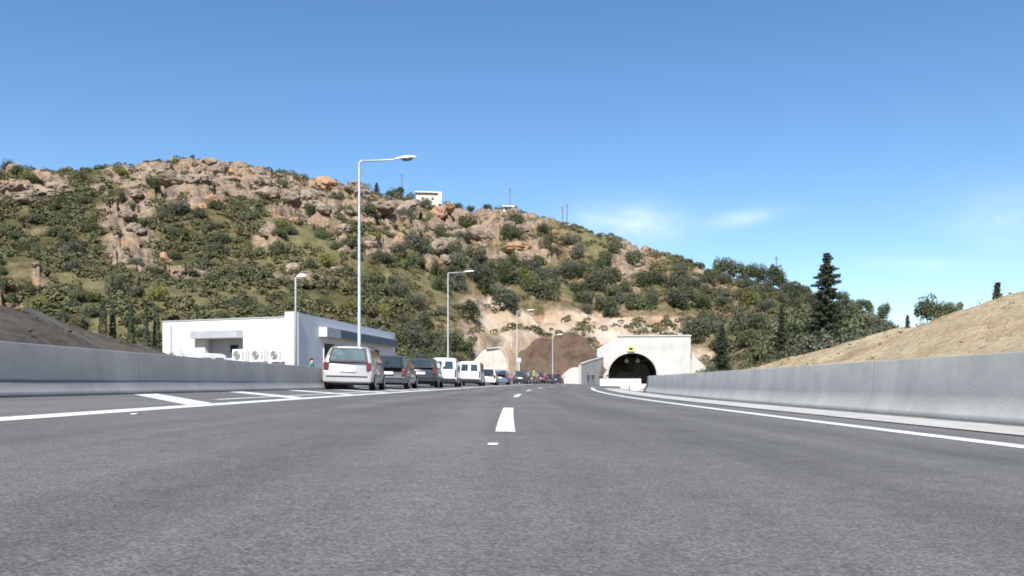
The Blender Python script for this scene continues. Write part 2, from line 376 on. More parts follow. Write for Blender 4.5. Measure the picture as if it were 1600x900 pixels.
def grid_ground():
    # one sheet, fine near the road, reaching the horizon
    def axis(lim, near):
        out = [0]; s = near
        while out[-1] < lim: out.append(out[-1]+s); s *= 1.09
        return [-v for v in out[:0:-1]]+out
    X = axis(6000, 1.2); Yv = [v+60 for v in axis(6000, 2.2)]
    V = [(x, y, ground_h(x, y)) for y in Yv for x in X]; n = len(X)
    Q = [(i*n+j, i*n+j+1, (i+1)*n+j+1, (i+1)*n+j) for i in range(len(Yv)-1) for j in range(n-1)]
    me = npmesh('ground', V, Q)
    sa = me.attributes.new('sand', 'FLOAT', 'POINT')
    vals = []
    for (x, y, z) in V:
        o = x-xc(max(-10, min(y, 170)))
        near = 1-smooth01(20, 60, abs(o))
        vals.append(min(1, near*smooth01(-20, 5, y)*(1-smooth01(175, 230, y))*.95+ .1))
    sa.data.foreach_set('value', vals)
    return tag(link('ground', me, M['hill'], smooth=True), kind='structure')
grid_ground()

# ------------------------------------------------ the hill
SKY = [(-900, 330), (-400, 275), (-60, 262), (0, 262), (40, 266), (90, 272), (150, 270), (210, 264), (260, 258), (300, 256), (350, 262), (400, 266), (430, 272), (480, 283), (520, 289), (560, 294),
       (600, 302), (650, 314), (700, 326), (745, 341), (800, 345), (850, 357), (900, 370), (950, 388), (1000, 400), (1050, 414), (1100, 426), (1150, 434), (1200, 446), (1260, 462), (1320, 480), (1370, 497), (1400, 515), (1450, 560), (1500, 588), (1600, 597)]
RDG = [(-900, 230), (0, 250), (300, 262), (560, 290), (760, 310), (900, 300), (1100, 275), (1300, 250), (1600, 230)]
BAS = [(-900, 70), (0, 78), (250, 82), (560, 92), (700, 118), (760, 140), (900, 166), (1090, 168), (1180, 130), (1400, 110), (1600, 110)]
CUT = [(675, 0), (800, 1), (1065, 1), (1125, 0)]
def nzf(x, y, s, o=4, z=0): return mn.fractal((x*s, y*s, z), 1., 2.0, o)
def hill_raw(px, d):
    rd, bs = interp(px, RDG), interp(px, BAS)
    Hr = (600-interp(px, SKY))/F*rd
    v = (d-bs)/(rd-bs)
    if v <= 1:
        vv = max(0, v); p = .35*vv + .65*vv**1.25*(1) if vv < 1 else 1
        p = .30*vv+.70*(vv*vv*(3-2*vv)*.55+vv*.45)
    else: p = 1-.22*min(1.6, (v-1))**1.2
    return Hr*p, v, Hr
BLOB_R = [(45, 288, 62, 22), (300, 274, 130, 18), (420, 288, 90, 22), (340, 298, 120, 16), (200, 345, 45, 34), (205, 385, 42, 30), (190, 300, 60, 18), (500, 315, 70, 26), (470, 345, 50, 18), (600, 325, 60, 22), (640, 372, 38, 26),
          (600, 380, 40, 20), (690, 395, 40, 20), (545, 378, 24, 14), (760, 342, 70, 12), (800, 362, 60, 16), (870, 352, 40, 16), (300, 318, 60, 14), (420, 372, 24, 14), (62, 447, 20, 18), (15, 465, 25, 14), (430, 422, 110, 8), (280, 418, 60, 12), (840, 400, 40, 14), (980, 430, 32, 20), (1000, 408, 30, 10), (1100, 433, 16, 14), (700, 340, 60, 14), (740, 395, 60, 16)]
BLOB_G = [(440, 352, 44, 26), (480, 400, 80, 20), (930, 398, 40, 24), (540, 400, 40, 20), (150, 440, 80, 22), (390, 325, 40, 8), (640, 430, 50, 16), (1150, 515, 50, 16), (690, 455, 60, 14), (330, 460, 180, 26), (900, 470, 90, 14), (250, 500, 140, 20), (480, 380, 50, 20)]
BLOB_S = [(860, 505, 110, 24), (770, 515, 50, 40), (760, 470, 40, 14), (980, 520, 120, 16), (1090, 560, 26, 22), (1010, 500, 80, 9), ]
def blob(B, px, py):
    s = 0
    for (cx, cy, rx, ry) in B:
        q = ((px-cx)/rx)**2+((py-cy)/ry)**2
        if q < 4: s = max(s, math.exp(-q*.9))
    return s
def hill_pt(px, d, full=True):
    x = (px-800)/F*d
    h0, v, Hr = hill_raw(px, d)
    py = 600-F*h0/d
    rk = blob(BLOB_R, px, py); env = smooth01(0, .10, v)
    cut = interp(px, CUT)
    h = h0 + env*(4.5*nzf(x, d, .018, 3)+1.5*nzf(x, d, .07, 4, 3))*(1-.65*smooth01(.85, 1, v)*(v < 1.2))
    h += cut*(7.0*smooth01(0, .09, v)+env*(1.6*nzf(x, d, .12, 5, 6)+1.2*abs(nzf(x, d, .3, 4, 4))))
    if cut > 0: h -= cut*smooth01(.03, .3, v)*4
    if full and env > 0 and rk > .05:
        w = smooth01(.16, .55, rk + .40*nzf(x, d, .09, 4, 8))
        if w > 0:
            near = 1-.6*smooth01(.80, .95, v)
            wx = x+2*mn.noise((x*.15, d*.15, 5)); wy = d+2*mn.noise((x*.15, d*.15, 15))
            dd, pp = mn.voronoi((wx*.17, wy*.15, 0))
            d2, p2 = mn.voronoi((wx*.42, wy*.36, 7))
            h += w*near*(2.6*mn.noise(pp[0]*3.3) + 1.5*min(1, (dd[1]-dd[0])*3) + 1.7*mn.noise(p2[0]*3.1) + .9*nzf(x, d, .5, 3, 2)-.9)
            st = 5.5+1.5*mn.noise((x*.03, 0, 3)); q = (h+3*mn.noise((x*.05, d*.05, 2)))/st; fr = q-math.floor(q)
            h += w*.55*st*(smooth01(.35, .75, fr)-fr)
    return x, d, h-.4, v, py, rk
NX, NV = 860, 300
PX = [-900+i*(2500/(NX-1)) for i in range(NX)]
# finer in the visible range
PX = sorted([-900+i*18 for i in range(46)]+[-70+i*(1490/(NX-70)) for i in range(NX-70)]+[1420+i*8 for i in range(25)])
V = []; AR = []; AG = []; AS = []; AD = []; cols = len(PX)
for k in range(NV):
    v = (k/(NV-1))*2.3
    v = v if v < 1.12 else 1.12+(v-1.12)*1.4
    for px in PX:
        bs, rd = interp(px, BAS), interp(px, RDG); d = bs+(rd-bs)*v
        x, y, h, vv, py, rk = hill_pt(px, d)
        if k == 0: h = min(h, -1.5)
        V.append((x, y, h))
        AD.append(smooth01(560, 760, px)-.6*smooth01(1090, 1250, px)); AR.append(rk); AG.append(blob(BLOB_G, px, py))
        pc = 600-F*h/d
        nn_ = nzf(x, y, .11, 4, 12)
        AS.append(max(interp(px, CUT)*(1-smooth01(.04, .145, v)), blob(BLOB_S, px, pc)*.95)*(1-.55*smooth01(.0, .5, nn_)))
        if AS[-1] > .3: AR[-1] = max(AR[-1], .75)
Q = [(i*cols+j, i*cols+j+1, (i+1)*cols+j+1, (i+1)*cols+j) for i in range(NV-1) for j in range(cols-1)]
me = npmesh('hill', V, Q)
for nm, A in (('rock', AR), ('grass', AG), ('sand', AS), ('dry', AD)):
    a = me.attributes.new(nm, 'FLOAT', 'POINT'); a.data.foreach_set('value', A)
tag(link('hill', me, M['hill']), kind='structure')
HV = np.array(V, np.float32).reshape(NV, cols, 3)
def on_hill(px, d):
    r = hill_pt(px, d); return Vector((r[0], r[1], r[2])), r
def find_d(px, py):
    # nearest distance at which the slope's drawn height is py
    bs, rd = interp(px, BAS), interp(px, RDG)
    best = rd
    for k in range(2, 140):
        d = bs+(rd*1.02-bs)*k/139
        r = hill_pt(px, d, False)
        if 600-F*(r[2]-EYE)/d <= py: return d
    return best

# ------------------------------------------------ foliage
def leaf_mesh(name, C, Nn, size, tint, aspect=.7, jitter=.7):
    n = len(C); rnd = np.random.randn(n, 3)*jitter; nn = Nn+rnd; nn /= np.linalg.norm(nn, axis=1)[:, None]+1e-9
    a = np.cross(nn, np.random.randn(n, 3)); a /= np.linalg.norm(a, axis=1)[:, None]+1e-9; b = np.cross(nn, a)
    s = (size*(.6+.8*np.random.rand(n)))[:, None]; a = a*s; b = b*s*aspect
    VV = np.stack([C-a-b*.5, C+a*.3-b, C+a+b*.4, C-a*.2+b], 1).reshape(-1, 3)
    me = npmesh(name, VV, np.arange(n*4).reshape(n, 4))
    t = me.attributes.new('tint', 'FLOAT', 'POINT'); t.data.foreach_set('value', np.repeat(tint, 4).astype(np.float32))
    return me
def crown_pts(n, lobes, seed, fl=.62):
    """points on and inside lobes forming a crown of unit radius, bottom at 0"""
    rs = np.random.RandomState(seed)
    L_ = []
    for k in range(lobes):
        a = rs.rand()*6.283; r = rs.rand()**.5*.66; z = .26+rs.rand()*(.95*math.sqrt(max(0, 1-r*r)))*fl/.62*.72
        L_.append((r*math.cos(a), r*math.sin(a), z, .22+.20*rs.rand()))
    L_ = np.array(L_); k = rs.randint(0, lobes, n); d = rs.randn(n, 3); d /= np.linalg.norm(d, axis=1)[:, None]
    rad = L_[k, 3]*(1-.35*rs.rand(n)**2.2)
    rad *= 1+.18*np.sin(d[:, 0]*7+k)*np.sin(d[:, 1]*6+2*k)
    P = L_[k, :3]+d*rad[:, None]; P[:, 2] = np.maximum(P[:, 2], .02+.05*rs.rand(n))
    P[:, 2] /= np.percentile(P[:, 2], 99.3); P[:, :2] /= np.percentile(np.hypot(P[:, 0], P[:, 1]), 98)
    tint = np.clip(.25+.5*((k*.618) % 1)+.25*rs.rand(n), 0, 1)
    return P, d, tint
def shrub_variant(i, n=2300, size=.048, fl=.62):
    np.random.seed(100+i); P, d, t = crown_pts(n, 11+i % 5, 50+i, fl); d[:, 2] += .35
    return leaf_mesh('shrub', P, d, np.full(len(P), size), t, jitter=.5)
SH = [shrub_variant(i) for i in range(8)]
SHT = []
for i_ in range(6):
    np.random.seed(300+i_); P_, d_, t_ = crown_pts(3000, 20+i_, 80+i_); P_[:, 2] *= 2.0; SHT.append(leaf_mesh('shrub', P_, d_, np.full(len(P_), .055), t_, jitter=.6))
SHM = {}
def sh_mesh(i, key):
    if (i, key) not in SHM:
        m_ = (SH+SHT)[i].copy(); m_.materials.append(M[key]); SHM[(i, key)] = m_
    return SHM[(i, key)]
def shrub(loc, r, h, key, i=None, name='shrub', label=None, group=None, cat='shrub'):
    i = random.randrange(8) if i is None else i
    tall = h/r > 1.5; i = 8+i % 6 if tall else i
    o = bpy.data.objects.new(name, sh_mesh(i, key)); COL.objects.link(o); o.location = loc; o.rotation_euler = (0, 0, random.random()*6.28)
    o.scale = (r, r*random.uniform(.85, 1.15), h*(.5 if tall else 1)); return tag(o, label, cat, group)
TRM = {}
def tree(loc, r, h, key, label, group=None, name='tree', cat='tree', trunk=.3, i=None, ch=None):
    i = random.randrange(8) if i is None else i
    t = empty(name, loc, random.random()*6.28); t.scale = (1, 1, 1)
    ch = ch or h*(1-trunk*.6); tall = ch/r > 2.0; i = 8+i % 6 if tall else i
    c = bpy.data.objects.new('crown', sh_mesh(i, key)); COL.objects.link(c); c.parent = t; c.location = (0, 0, h-ch); c.scale = (r, r, ch*(.5 if tall else 1))
    b = MB(); b.tube([(0, 0, -.4), (.04*r, .02, h*.3), (.0, .06*r, h-ch*.45)], [.07*r+.03, .05*r+.02, .02*r], 7)
    for a in range(3):
        an = a*2.1+i; b.tube([(0, 0, h-ch*.95), (math.cos(an)*r*.4, math.sin(an)*r*.4, h-ch*.5)], [.035*r, .01], 5)
    b.build('trunk', M['bark'], t)
    return tag(t, label, cat, group)
def cypress_mesh(n, seed, spread=1.):
    rs = np.random.RandomState(seed); np.random.seed(seed)
    z = rs.rand(n)**.85; prof = np.sin(np.pi*np.clip(z*.86+.12, 0, 1))**.75*spread
    a = rs.rand(n)*6.283; rr = prof*(.72+.28*rs.rand(n))*(1+.22*np.sin(a*3+z*17)*np.sin(z*23+a))
    P = np.stack([rr*np.cos(a), rr*np.sin(a), z], 1); d = np.stack([np.cos(a), np.sin(a), np.full(n, .12)], 1)
    return P, d, rs.rand(n)
def cypress(loc, r, h, label, group=None, seed=1, key='leaf_c'):
    t = empty('cypress_tree', loc); P, d, ti = cypress_mesh(900, seed); P = P*np.array([r, r, h*.93])+np.array([0, 0, h*.07])
    link('crown', leaf_mesh('crown', P, d, np.full(len(P), .085), ti, .5, .45), M[key], t)
    b = MB(); b.tube([(0, 0, -.3), (0, 0, h*.7)], [.08, .02], 7); b.build('trunk', M['bark'], t)
    return tag(t, label, 'tree', group)
def conifer(loc, r, h, label, seed=3, dens=1., cat='tree', group=None, shape=.8):
    rs = random.Random(seed); np.random.seed(seed); t = empty('conifer_tree', loc)
    b = MB(); lean = .02*h; b.tube([(0, 0, -.5), (lean*.3, 0, h*.5), (lean, 0, h*.99)], [.028*h*.55, .010*h, .01], 8); b.build('trunk', M['bark'], t)
    C = []; D = []; T = []; lb = MB()
    z = h*.07
    while z < h*.99:
        f = z/h; rad = r*((1-f)**shape)*rs.uniform(.42, 1.22)+.05
        nb = int(5+4*(1-f)); a0 = rs.random()*6.28
        for k in range(nb):
            a = a0+k*6.283/nb+rs.uniform(-.35, .35); L_ = rad*rs.uniform(.6, 1.1); up = .38*f-.05+rs.uniform(-.1, .15)
            tip = Vector((math.cos(a)*L_, math.sin(a)*L_, up*L_))
            lb.tube([(lean*f, 0, z), (lean*f+tip.x, tip.y, z+tip.z)], [.012+.012*(1-f), .004], 4, cap=False)
            m_ = int((9+26*L_)*dens*2)
            for q in range(m_):
                s = rs.random()**.7; w = .20*L_*(1-s*.55)+.07
                C.append((lean*f+tip.x*s+rs.gauss(0, w*.5), tip.y*s+rs.gauss(0, w*.5), z+tip.z*s-.10*s*L_+rs.gauss(0, w*.32)+.05))
                D.append((math.cos(a)*.4, math.sin(a)*.4, .9)); T.append(.5*rs.random()+.5*((k*.37+z) % 1))
        z += (.018+.020*(1-f))*h
    lb.build('branches', M['bark'], t)
    link('crown', leaf_mesh('crown', np.array(C), np.array(D), np.full(len(C), .075), np.array(T), .45, .8), M['leaf_c'], t)
    return tag(t, label, cat, group)
def at(px, d, py=None): return ((px-800)/F*d, d)

def where(px, py):
    a = 'at the far left end' if px < 130 else 'above the young cypresses' if px < 250 else 'above the white building' if px < 460 else 'left of the tall lamp' if px < 560 else 'right of the tall lamp' if px < 640 else \
        'below the white ridge house' if px < 700 else 'above the white vans' if px < 800 else 'above the brown earth heap' if px < 930 else 'above the tunnel portal' if px < 1085 else 'under the ridge pines' if px < 1230 else 'behind the big conifer'
    f = (py-interp(px, SKY))/(560-interp(px, SKY))
    return ('high near the ridge' if f < .2 else 'on the upper slope' if f < .42 else 'halfway up the slope' if f < .66 else 'low on the slope')+' '+a
# individual shrubs over the hillside (largest ones)
placed = []
def try_place(px, py, rpx):
    for (a, b_, c_) in placed:
        if (a-px)**2+((b_-py)*1.4)**2 < ((rpx+c_)*.62)**2: return False
    placed.append((px, py, rpx)); return True
SLAB = {'leaf_d': ('dark green dense shrub growing among rocks on the hillside', 'dark shrubs on the hillside'),
        'leaf_o': ('olive green round shrub growing on the lower hillside', 'olive green shrubs on the hillside'),
        'leaf_g': ('grey green bushy shrub growing on the hillside', 'grey green shrubs on the hillside'),
        'leaf_y': ('yellow green low shrub growing on the hillside', 'yellow green shrubs on the hillside')}
rs = random.Random(11); cnt = 0; tries = 0
while cnt < 282 and tries < 30000:
    tries += 1
    px = rs.uniform(-20, 1400); top = interp(px, SKY); base = 585 if px < 700 else 500 if px < 1080 else 560
    py = rs.uniform(top+4, base)
    if 235 < px < 620 and py > 500: continue
    f = (py-top)/(base-top)
    rk = blob(BLOB_R, px, py); gr = blob(BLOB_G, px, py); sd = blob(BLOB_S, px, py)
    if rs.random() < max(rk*.92, sd*1.2, gr*.7): continue
    if px > 620: rpx = rs.uniform(9, 15)+11*f*(rs.random()**.6)
    else: rpx = rs.uniform(9, 16)+9*f*rs.random()
    if px > 900: rpx *= .92
    if not try_place(px, py, rpx): continue
    d = find_d(px, py); loc, r_ = on_hill(px, d); rad = rpx/F*d
    key = rs.choices(['leaf_d', 'leaf_o', 'leaf_g', 'leaf_y'], [.50, .30, .10, .10] if px < 620 else [.28, .42, .28, .02])[0]
    grp = SLAB[key][1]; kl = {'leaf_d': 'dark green shrub', 'leaf_o': 'olive green shrub', 'leaf_g': 'grey green shrub', 'leaf_y': 'yellow green shrub'}[key]
    lab = ('small ' if rpx < 13 else 'medium ' if rpx < 18 else 'large ')+kl+' '+where(px, py)
    loc.z -= rad*.25
    rad *= 1.12
    shrub(loc, rad, rad*rs.uniform(1.35, 1.8) if px > 620 else rad*rs.uniform(1.0, 1.4), key, label=lab, group=grp); cnt += 1
# uncountable low scrub
def scrub():
    rs = random.Random(5); np.random.seed(5); C = []; D = []; T = []; SZ = []; n = 0; tr = 0
    while n < 5600 and tr < 60000:
        tr += 1
        px = rs.uniform(-40, 1410); v = rs.random()**.8*1.03; bs, rd = interp(px, BAS), interp(px, RDG); d = bs+(rd-bs)*v
        h0, _, _ = hill_raw(px, d); py = 600-F*h0/d
        rk = blob(BLOB_R, px, py); sd = max(blob(BLOB_S, px, py), interp(px, CUT)*(1-smooth01(.06, .16, v))); gr = blob(BLOB_G, px, py)
        if rs.random() < max(rk*1.1, sd*1.35, gr*.6): continue
        if px > 640 and rs.random() < .5: continue
        if nzf((px-800)/F*d, d, .05, 3, 9) + rs.uniform(-.3, .3) < -.12: continue
        x, y, h, *_ = hill_pt(px, d); r = rs.uniform(.5, 1.5) ; m_ = int(22+26*r)
        tt = rs.random()
        for k in range(m_):
            a = rs.random()*6.283; q = rs.random()**.5; zz = math.sqrt(max(0, 1-q*q))*rs.uniform(.6, 1.05)
            C.append((x+r*q*math.cos(a), y+r*q*math.sin(a), h+.1+r*.85*zz)); D.append((q*math.cos(a), q*math.sin(a), zz+.3)); T.append(.6*tt+.4*rs.random()); SZ.append(.13+.09*r)
        n += 1
    me = leaf_mesh('hillside_scrub', np.array(C), np.array(D), np.array(SZ), np.array(T), .7, .5)
    tag(link('hillside_scrub', me, M['leaf_s']), 'low mixed scrub and tufts covering the hillside between the larger shrubs', 'scrub', kind='stuff')
M['leaf_s'] = leafmat('scrub_leaves', (.040, .050, .024), (.135, .130, .064))
scrub()
# boulders
def rock_mesh(i):
    bm = bmesh.new(); bmesh.ops.create_icosphere(bm, subdivisions=4, radius=1)
    for v in bm.verts:
        c = v.co.copy(); dd, pp = mn.voronoi(c*1.3+Vector((i*9, 3, 1))); f = 1+.28*mn.noise(pp[0]*2.2)+.16*mn.fractal(c*2.3+Vector((i*5, 0, 0)), 1, 2, 4)+.10*(dd[1]-dd[0])
        v.co = Vector((c.x*f*1.25, c.y*f, c.z*f*.8))
    me = bpy.data.meshes.new('boulder'); bm.to_mesh(me); bm.free(); return me
M['rock'] = mat('boulder_rock', (.26, .205, .155), .95, (.14, .11, .085), .9, 8, bump=.25, bscale=2.5, lo=.38, hi=.6)
M['rock_o'] = mat('orange_rock', (.34, .19, .10), .95, (.24, .155, .105), .8, 8, bump=.25, bscale=2.5)
RK = [rock_mesh(i) for i in range(6)]
for k, m_ in enumerate(RK): m_.materials.append(M['rock'] if k < 5 else M['rock_o'])
rs = random.Random(21); n = 0; tr = 0
while n < 110 and tr < 6000:
    tr += 1
    b_ = rs.choice(BLOB_R); px = b_[0]+rs.gauss(0, .55)*b_[2]; py = b_[1]+rs.gauss(0, .55)*b_[3]
    if not -20 < px < 1120 or py < interp(px, SKY)+3: continue
    d = find_d(px, py); loc, _ = on_hill(px, d); r = rs.uniform(4, 11)/F*d*rs.choice((.7, 1, 1.25))
    k = rs.randrange(6)
    o = bpy.data.objects.new('boulder', RK[k]); COL.objects.link(o); o.location = (loc.x, loc.y, loc.z+.15*r); o.rotation_euler = (rs.uniform(-.4, .4), rs.uniform(-.4, .4), rs.random()*6.3); o.scale = (r, r, r*rs.uniform(.8, 1.2))
    tag(o, ('small ' if r*F/d < 6 else 'medium ' if r*F/d < 9 else 'big ')+('orange brown boulder ' if k == 5 else 'pale brown boulder ')+where(px, py), 'boulder', 'orange boulders on the hillside' if k == 5 else 'pale brown boulders on the hillside'); n += 1
rs = random.Random(77); GB = 'big crest boulders'
for k in range(46):
    px = rs.choice((rs.uniform(225, 560), rs.uniform(225, 560), rs.uniform(0, 110), rs.uniform(560, 900))); py = interp(px, SKY)+rs.uniform(8, 40)
    if px < 110: py += 12
    d = find_d(px, py); loc, _ = on_hill(px, d); q = rs.uniform(9, 19)/F*d; i_ = rs.randrange(6)
    o = bpy.data.objects.new('boulder', RK[i_]); COL.objects.link(o); o.location = (loc.x, loc.y-.2*q, loc.z+.25*q); o.rotation_euler = (rs.uniform(-.5, .5), rs.uniform(-.5, .5), rs.random()*6.3); o.scale = (q*rs.uniform(.9, 1.3), q, q*rs.uniform(.6, .95))
    tag(o, ('huge ' if q*F/d > 14 else 'large ')+('orange crest rock ' if i_ == 5 else 'tan crest rock ')+where(px, py), 'boulder', GB)
# ridge-line trees and bushes that stand against the sky
def ridge(px, toppy, rpx, key, label, kind='tree', dd=0, group=None):
    d = interp(px, RDG)+dd; loc, _ = on_hill(px, d); top = (600-toppy)/F*d+EYE; r = rpx/F*d
    base = min(loc.z, top-1.2*r)
    h = max(top-base, r*1.1)
    if kind == 'con': return conifer((loc.x, loc.y, base), r, h, label, seed=int(px), dens=.8, group=group)
    if kind == 'shrub': return shrub((loc.x, loc.y, top-1.5*r), r, 1.6*r, key, label=label, group=group)
    return tree((loc.x, loc.y, max(base, top-2.3*r)), r, top-max(base, top-2.3*r), key, label, group, trunk=.16)
G1 = 'dark bushes along the ridge line'
for i, (px, ty, rp_) in enumerate([(12, 251, 12), (44, 262, 14), (75, 264, 12), (104, 268, 13), (128, 267, 9), (152, 264, 10), (178, 266, 12), (212, 261, 9), (236, 259, 8), (316, 253, 10), (345, 258, 9), (375, 262, 8), (408, 265, 8), (468, 275, 8), (510, 285, 9),
        (700, 315, 8), (716, 318, 9), (735, 322, 7), (762, 320, 10), (780, 322, 9), (822, 334, 8), (838, 338, 10), (855, 345, 11), (870, 347, 9), (914, 358, 7)]):
    b_ = ridge(px, ty, rp_, 'leaf_d', 'small dark bush on the ridge skyline', 'shrub', group=G1)
    b_['label'] = ('tiny' if rp_ < 9 else 'small' if rp_ < 12 else 'broad')+' dark skyline bush '+('above the pale rocks at the far left' if px < 110 else 'above the young cypresses' if px < 200 else 'on the rocky crest left of the tall lamp' if px < 530 else 'between the two ridge houses' if px < 790 else 'right of the small ridge house')
ridge(440, 266, 13, 'leaf_d', 'round dark bush alone on the rocky ridge left of the tall lamp', 'shrub', dd=-3)
ridge(588, 285, 10, 'leaf_c', 'dark pointed tree on the ridge just right of the tall lamp post', 'con')
ridge(621, 292, 17, 'leaf_d', 'round leafy green tree on the ridge just left of the white house', 'tree')
ridge(676, 322, 13, 'leaf_d', 'dark bush in front of the white ridge house', 'shrub', dd=-10)
G2 = 'dark round trees along the descending ridge'
for i, (px, ty, rp_) in enumerate([(938, 373, 10), (958, 375, 13), (975, 380, 12), (1003, 391, 14), (1022, 390, 13), (1048, 402, 13), (1070, 404, 14), (1090, 411, 12), (1240, 440, 14), (1258, 446, 12), (1318, 455, 12), (1335, 468, 13)]):
    ridge(px, ty, rp_, 'leaf_d', 'dark round tree on the descending ridge line, '+('first', 'second', 'third', 'fourth', 'fifth', 'sixth', 'seventh', 'eighth', 'ninth', 'tenth', 'eleventh', 'last')[i]+' from the left', 'tree', group=G2)
G3 = 'pines on the lower ridge'
for i, (px, ty, rp_) in enumerate([(1128, 402, 16), (1146, 408, 17), (1168, 412, 16), (1186, 413, 15), (1208, 414, 17), (1222, 424, 13)]):
    ridge(px, ty, rp_, 'leaf_d', ('first', 'second', 'third', 'fourth', 'fifth', 'sixth')[i]+' dense dark pine from the left in the row on the lower ridge', 'tree', group=G3)
ridge(1352, 468, 14, 'leaf_d', 'round dark tree at the foot of the ridge nearer the big conifer', 'tree')
ridge(1380, 474, 13, 'leaf_d', 'round dark tree at the very end of the hill ridge', 'tree')
d = find_d(1019, 452); loc, _ = on_hill(1019, d); cypress(loc, 4/F*d*1.2, 46/F*d, 'slim dark cypress standing on the hillside above the tunnel', seed=9)
# houses on the ridge
def house(px, toppy, wpx, hpx, label, d=None, dep=7, rot=.12):
    d = d or interp(px, RDG)-4; w = wpx/F*d; hh = hpx/F*d; top = (600-toppy)/F*d+EYE; zb = top-hh-2
    t = empty('house', ((px-800)/F*d, d, zb), rot)
    b = MB(); b.box(-w/2, w/2, 0, dep, 0, hh+1.4); b.build('wall', M['cream'], t)
    b = MB(); b.box(-w/2-.3, w/2+.6, -.9, dep+.3, hh+1.4, hh+1.75); b.box(-w*.3, w*.2, 1, dep-1, hh+1.75, hh+2.0); b.build('roof', M['white_wall'], t)
    for q in (-.22, .18):
        wd = MB(); wd.box(q*w-.5, q*w+.5, -.04, -.003, hh*.55+.9, hh*.55+2.0); f = wd.build('window', M['grey_metal'], t)
        wd = MB(); wd.box(q*w-.42, q*w+.42, -.07, -.042, hh*.55+.98, hh*.55+1.92); wd.build('pane', M['glass'], f)
    b = MB(); b.box(w*.5-.9, w*.5+.5, -.8, -.65, hh*.1+1.6, hh+1.4); b.build('porch_pillar', M['cream'], t)
    return tag(t, label, 'house')
house(669, 299, 38, 20, 'cream flat roofed house standing on the ridge right of the tall lamp', dep=8)
house(795, 321, 18, 8, 'small white house just showing over the ridge by a utility pole', dep=5)
# utility poles on the ridge
def upole(px, ty, by, label):
    d = interp(px, RDG)+1; zt = (600-ty)/F*d+EYE; zb = (600-by)/F*d+EYE-3
    t = empty('utility_pole', ((px-800)/F*d, d, zb)); H = zt-zb
    b = MB(); b.tube([(0, 0, 0), (0, 0, H)], [.17, .12], 7); b.build('pole', M['wood'], t)
    b = MB(); b.box(-.8, .8, -.06, .06, H-.7, H-.55); b.box(-.5, .5, -.05, .05, H-1.3, H-1.17); b.build('crossarm', M['wood'], t)
    tag(t, label, 'utility pole')
upole(628, 271, 297, 'thin utility pole on the ridge above the round green tree')
upole(797, 294, 326, 'thin utility pole on the ridge beside the small white house')
upole(879, 322, 348, 'left one of two thin poles close together on the ridge right slope')
upole(886, 318, 350, 'right one of two thin poles close together on the ridge right slope')
upole(1213, 400, 432, 'faint thin pole rising behind the pines on the lower ridge')

# ------------------------------------------------ banks beside the road
def bank(name, rows, m, label_kind='structure', amp=.12, sc=.5, seed=0):
    """rows: list of cross-sections, each a list of points; finely interpolated and roughened"""
    nx = len(rows[0]); SUBU, SUBV = 14, 12; V = []; 
    def P(i, j): return Vector(rows[i][j])
    nr = len(rows)
    for a in range((nr-1)*SUBU+1):
        i = min(a//SUBU, nr-2); u = (a-i*SUBU)/SUBU
        for b_ in range((nx-1)*SUBV+1):
            j = min(b_//SUBV, nx-2); w = (b_-j*SUBV)/SUBV
            def cr(f):
                return f
            # catmull-rom in both directions
            def cm(p0, p1, p2, p3, t): return .5*((2*p1)+(p2-p0)*t+(2*p0-5*p1+4*p2-p3)*t*t+(3*p1-p0-3*p2+p3)*t**3)
            pts = []
            for ii in (i-1, i, i+1, i+2):
                ii = max(0, min(nr-1, ii)); q = [P(ii, max(0, min(nx-1, j+s))) for s in (-1, 0, 1, 2)]
                pts.append(cm(*q, w))
            p = cm(*pts, u)
            p.z += amp*mn.fractal(Vector((p.x*sc, p.y*sc, seed)), 1, 2, 5)
            V.append(tuple(p))
    n = (nx-1)*SUBV+1; Q = [(a*n+c, a*n+c+1, (a+1)*n+c+1, (a+1)*n+c) for a in range((nr-1)*SUBU) for c in range(n-1)]
    me = npmesh(name, V, Q); o = link(name, me, m, smooth=True); return tag(o, kind='structure')
